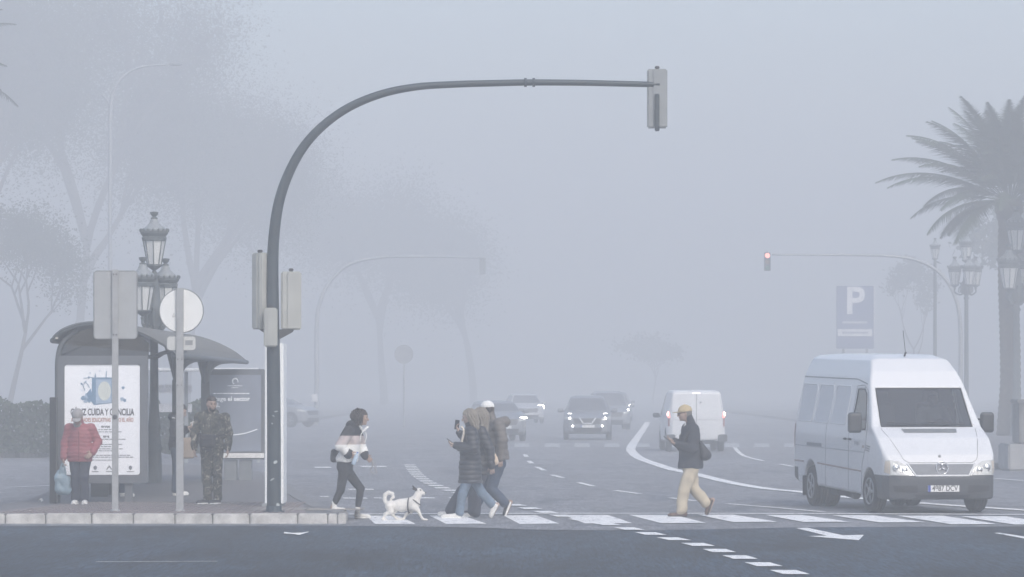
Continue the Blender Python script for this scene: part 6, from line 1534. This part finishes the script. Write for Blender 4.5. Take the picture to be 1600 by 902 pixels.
    bm = bmesh.new(); tube(bm, catmull([(x1(350), -.006, z1f(681)), (x1(380), -.006, z1f(678)), (x1(402), -.006, z1f(671))], 5), .012, 6); from_bm('drawn_wave', bm, WH, pn)
    bm = bmesh.new(); bx(bm, (x1(381), -.08, z1f(712)), (.82, .1, .10), None, .008); st = from_bm('pale_strip', bm, mat('pale_strip', (.85, .85, .84), .5), c2)
    for q in (-.05, .25):
        bm = bmesh.new(); bx(bm, (q, .1, z1f(720) / 2), (.25, .3, z1f(718)), None, .01); from_bm('leg', bm, mat('far_case_leg', (.2, .22, .24), .6), c2)

# ------------------------------------------------------------------ trees
LEAFM = mat('palm_leaf', (.050, .075, .038), .6, .35, 2); LEAFD = mat('tree_leaf', (.045, .065, .035), .6, .4, 1.5, spec=.2); BARK = mat('palm_bark', (.12, .10, .085), .9, .3, 6, bump=.5); BARK2 = mat('tree_bark', (.10, .09, .08), .9, .3, 5, bump=.5)
def palm(label, loc, H, tr, n=46, L=3.0, seed=1, ldir=None, droop=1.0):
    t = thing('palm_tree', label, 'palm tree', loc); rs = random.Random(seed); bm = bmesh.new()
    P = []; rr = []; N = int(H / .12)
    for i in range(N + 1):
        z = H * i / N; P.append((.04 * math.sin(z * .7), .03 * math.cos(z * .9), z)); base = tr * (1.15 - .25 * min(z / 2, 1)); base *= 1.0 + (.045 if i % 2 else -.03)
        if z > H - .9: base *= 1 + .45 * (1 - abs(z - (H - .35)) / .6) if z > H - .95 else 1
        rr.append(base)
    tube(bm, P, rr, 14); from_bm('trunk', bm, BARK, t, True)
    V = []; F = []
    def quad(a, b, c, d): i = len(V); V.extend((a, b, c, d)); F.append((i, i + 1, i + 2, i + 3))
    for k in range(n):
        az = 2 * PI * k * .618 + rs.uniform(-.2, .2); u = (k + .5) / n; el = R(88 - 86 * u ** 1.05 + rs.uniform(-5, 5)); l = L * (rs.uniform(.85, 1.08) * (.8 + .2 * math.sin(PI * u)))
        d = Vector((math.cos(az), math.sin(az), 0)); p = Vector((0, 0, H - .1)) + d * .12; e = el; st = l / 16; side = Vector((-d.y, d.x, 0)); pts = [p.copy()]
        for i in range(16):
            p = p + (d * math.cos(e) + Vector((0, 0, 1)) * math.sin(e)) * st; e -= R(1.6 + 3.8 * (i / 16)) * droop * (.55 + .45 * u); pts.append(p.copy())
        for i in range(16):
            a, b = pts[i], pts[i + 1]; w = .022 * (1 - i / 18) + .004; quad(a - side * w, a + side * w, b + side * w, b - side * w); quad(a - Vector((0, 0, w)), a + Vector((0, 0, w)), b + Vector((0, 0, w)), b - Vector((0, 0, w)))
        for i in range(3, 16):
            for m_ in range(7):
                q = pts[i].lerp(pts[i + 1], m_ / 7); tt = (pts[i + 1] - pts[i]).normalized(); up = side.cross(tt); ll = .56 * L / 3.2 * math.sin(PI * min(1, (i + m_ / 7 - 1) / 15) ** .8) * rs.uniform(.8, 1.1) + .10
                for sg in (-1, 1):
                    dd = (side * sg * .72 + tt * .62 + up * (.22 + rs.uniform(-.12, .12))).normalized() * ll; dd.z -= .10 * ll; w = tt * .016 * L / 3
                    i0 = len(V); V.extend((q - w, q + w, q + dd)); F.append((i0, i0 + 1, i0 + 2))
    me = bpy.data.meshes.new('crown'); me.from_pydata([tuple(v) for v in V], [], F); link('crown', me, LEAFM, t)
    return t

def leafy(label, loc, H, spread, seed, nleaf=9000, trunk=.35, bare=False, lean=(0, 0), leaf=.22, fork=.3, name='tree', flat=.75, cat='tree'):
    t = thing(name, label, cat, loc); rs = random.Random(seed); bm = bmesh.new(); tips = []
    def grow(p, d, L, r, lv):
        pts = [p]; q = p.copy(); dd = d.copy()
        for i in range(5):
            dd = (dd + Vector((rs.gauss(0, .10), rs.gauss(0, .10), rs.gauss(.03, .06)))).normalized(); q = q + dd * L / 5; pts.append(q.copy())
        tube(bm, pts, [r * (1 - .09 * i) for i in range(6)], 7 if lv < 2 else 5)
        if lv >= 3: tips.append(q); tips.append(pts[3]); return
        for k in range(3 if lv else 4):
            a = 2 * PI * (k + rs.random()) / (3 if lv else 4); sd = Vector((math.cos(a), math.sin(a), 0)); nd = (dd * .75 + sd * (.75 if lv == 0 else .6) + Vector((0, 0, .15))).normalized()
            grow(q if k else pts[4], nd, L * rs.uniform(.62, .8), r * .55, lv + 1)
    grow(Vector((0, 0, 0)), Vector((lean[0], lean[1], 1)).normalized(), H * fork, trunk, 0)
    mx = max(max(abs(p.x - lean[0] * H * fork), abs(p.y)) for p in tips); mz = max(p.z for p in tips)
    sx, szz = spread / mx, H / mz
    for v in bm.verts:
        f = min(1, v.co.z / (H * fork)); 
        if v.co.z > H * fork * .9: v.co.x *= 1 + (sx - 1) * min(1, (v.co.z - H * fork * .9) / (H * .3)); v.co.y *= 1 + (sx - 1) * min(1, (v.co.z - H * fork * .9) / (H * .3))
        v.co.z *= szz
    from_bm('trunk', bm, BARK2, t, True)
    if bare: nleaf = nleaf // 4
    tp = []
    for p in tips:
        f = 1 + (sx - 1) * min(1, max(0, (p.z - H * fork * .9) / (H * .3))); tp.append((p.x * f, p.y * f, p.z * szz))
    tp = np.array(tp); rn = np.random.RandomState(seed); ci = rn.randint(0, len(tp), nleaf); cl = rn.rand(len(tp)) * .8 + .6
    c = tp[ci] + rn.normal(0, 1, (nleaf, 3)) * (spread * .13 * cl[ci])[:, None] * np.array([1, 1, flat])
    a = rn.normal(0, 1, (nleaf, 3)); a /= np.linalg.norm(a, axis=1)[:, None]; b = rn.normal(0, 1, (nleaf, 3)); b = np.cross(a, b); b /= np.linalg.norm(b, axis=1)[:, None]
    s = leaf * (.6 + .8 * rn.rand(nleaf))[:, None]; V = np.stack([c - a * s, c - b * s * .5, c + a * s, c + b * s * .5], 1).reshape(-1, 3); Q = np.arange(nleaf * 4).reshape(-1, 4)
    np_link('crown', V, Q, LEAFD, t, False)
    return t

def vegetation():
    p = G(1577, 686.5); palm('tall date palm rising behind the high-roof van at the right edge', (p.x, p.y, .1), 9.0, .43, 70, 5.1, 3, droop=1.3)
    palm('date palm at the left edge, only its frond tips showing in the top corner', (-23.6, 150, 0), 13.2, .5, 60, 5.6, 8, droop=1.6)
    leafy('leaning tree with forked bare limbs at the far left behind the shelter', (G(8, 653).x, G(8, 653).y, 0), 12.5, 6, 21, 16000, .20, lean=(.28, 0), leaf=.10, fork=.36)
    for i, (px, D, H, sp, lb) in enumerate(((-40, 300, 32, 15, 'huge dark ficus tree filling the fog at the far left edge'), (120, 320, 33, 16, 'big broad tree in the fog directly above the bus shelter'), (290, 340, 26, 13.5, 'broad tree in the fog behind the round sign'), (430, 400, 26, 16, 'rounded tree in the fog behind the traffic signal mast'),
            (600, 420, 22, 14, 'far tree in the fog above the young woman'), (740, 430, 17.5, 12, 'low far tree in the fog above the group of three'))):
        leafy(lb, ((px - 800) * D / FPX, D, 0), H, sp, 30 + i, 90000 if i < 3 else 40000, .45, leaf=.12 if i < 3 else .16, fork=.14, flat=1.15)
    leafy('small round tree in the fog above the white panel van', ((1020 - 800) * 430 / FPX, 430, 0), 7.0, 4.2, 51, 2500, .12, leaf=.2, fork=.35)
    leafy('slim upright tree in the fog right of the parking sign', ((1430 - 800) * 330 / FPX, 330, 0), 12.5, 2.2, 52, 2500, .12, leaf=.16, fork=.3)
    leafy('broad low tree in the fog at the right edge behind the stone pedestal', ((1650 - 800) * 250 / FPX, 250, 0), 12, 6, 53, 6000, .3, leaf=.26, fork=.25)
    # stone planter / pedestal by the palm
    st = mat('grey_stone', (.20, .20, .20), .85, .2, 3, bump=.4); p = G(1590, 733); t = thing('stone_pedestal', 'grey stone pedestal with a wide base at the right edge behind the high-roof van', 'pedestal', (p.x + .4, p.y - 1.2, .0))
    bm = bmesh.new(); bx(bm, (.4, 0, .32), (2.6, 2.0, .64), None, .04); from_bm('plinth', bm, mat('pale_stone', (.34, .34, .34), .85, .15, 3, bump=.3), t)
    bm = bmesh.new(); bx(bm, (.35, 0, 1.14), (1.9, 1.3, .99), None, .03); bx(bm, (.35, 0, 1.66), (2.0, 1.4, .09), None, .02); from_bm('block', bm, st, t)

def background():
    t = thing('standin', 'added dark leafy hedge in the fog left of and behind the bus shelter', 'standin', (-12.2, 112, .14)); rn = np.random.RandomState(5); n = 22000  # leaf mass added to darken this part, standing for unclear dark shapes
    c = np.stack([rn.uniform(-7.5, 5.2, n), rn.uniform(-.5, .5, n), rn.uniform(0, 1, n)], 1); c[:, 2] *= 1.5 + .18 * np.sin(c[:, 0] * 1.7) + .12 * np.sin(c[:, 0] * 4.1)
    a = rn.normal(0, 1, (n, 3)); a /= np.linalg.norm(a, axis=1)[:, None]; b = np.cross(a, rn.normal(0, 1, (n, 3))); b /= np.linalg.norm(b, axis=1)[:, None]; s = .07 * (.6 + .8 * rn.rand(n))[:, None]
    np_link('foliage', np.stack([c - a * s, c - b * s * .6, c + a * s, c + b * s * .6], 1).reshape(-1, 3), np.arange(n * 4).reshape(-1, 4), LEAFD, t, False)
    bm = bmesh.new()
    candelabra('iron candelabra lamp with three frosted lanterns behind the bus shelter', 241, 766, 5.38, R(66), 1.0, 2)
    candelabra('dark iron candelabra lamp in the fog between parking sign and palm', 1510, 669, 9.3, R(35), 1.3, 3)
    candelabra('iron candelabra lamp standing right against the palm trunk', 1588, 687, 8.7, R(60), 1.6, 2)
    # faint kerb-side hoardings and low walls across the junction
    t = thing('bus_shelter', 'second pale bus shelter faintly visible in the fog behind the person in black', 'bus shelter', ((300 - 800) * 104 / FPX, 104, 0)); m = mat('pale_enamel', (.6, .62, .64), .5)
    bm = bmesh.new(); bx(bm, (0, 0, 2.45), (3.6, 1.4, .10), None, .03); from_bm('roof', bm, m, t)
    for q in (-1.7, -.2, 1.7):
        bm = bmesh.new(); bx(bm, (q, .6, 1.2), (.09, .09, 2.4)); from_bm('post', bm, HEADD, t)
    bm = bmesh.new(); bx(bm, (-.8, .6, 1.95), (1.5, .04, .22)); bx(bm, (-.8, .6, 1.45), (1.5, .04, .22)); from_bm('timetable_board', bm, mat('sign_white', (.8, .8, .82), .5), t)

def haze():
    m = bpy.data.materials.new('fog'); m.use_nodes = True; nt = m.node_tree; nt.nodes.clear()
    out = nt.nodes.new('ShaderNodeOutputMaterial'); v = nt.nodes.new('ShaderNodeVolumePrincipled')
    v.inputs['Color'].default_value = HAZE_COLOR; v.inputs['Density'].default_value = HAZE_DENSITY; v.inputs['Anisotropy'].default_value = 0.0
    nt.links.new(v.outputs[0], out.inputs['Volume'])
    bm = bmesh.new(); bx(bm, (0, 352, HAZE_TOP / 2 - .5), (800, 780, HAZE_TOP + 1)); o = from_bm('haze', bm, m); o['kind'] = 'stuff'
HAZE_TOP = 37.0

import time as _t
_t0 = _t.time()
setting(); background(); vegetation(); signs(); near_signal(); far_signals(); shelter()
print('setting', round(_t.time() - _t0, 1))
island_people(); print('island', round(_t.time() - _t0, 1)); walkers(); print('walkers', round(_t.time() - _t0, 1)); sprinter(); traffic(); print('cars', round(_t.time() - _t0, 1))
haze()
for o in S.objects:
    if o.parent is None and 'category' in o:
        c = o['category']
        if c == 'car': o['group'] = 'cars waiting in the fog'
        elif c == 'tree': o['group'] = 'trees in the fog'
        elif c == 'phone': o['group'] = 'phones in the hands of walkers'
        elif c == 'street lamp' and o.name.startswith('street_lantern'): o['group'] = 'candelabra street lamps'
        elif c == 'palm tree': o['group'] = 'date palms'
bpy.context.view_layer.update()
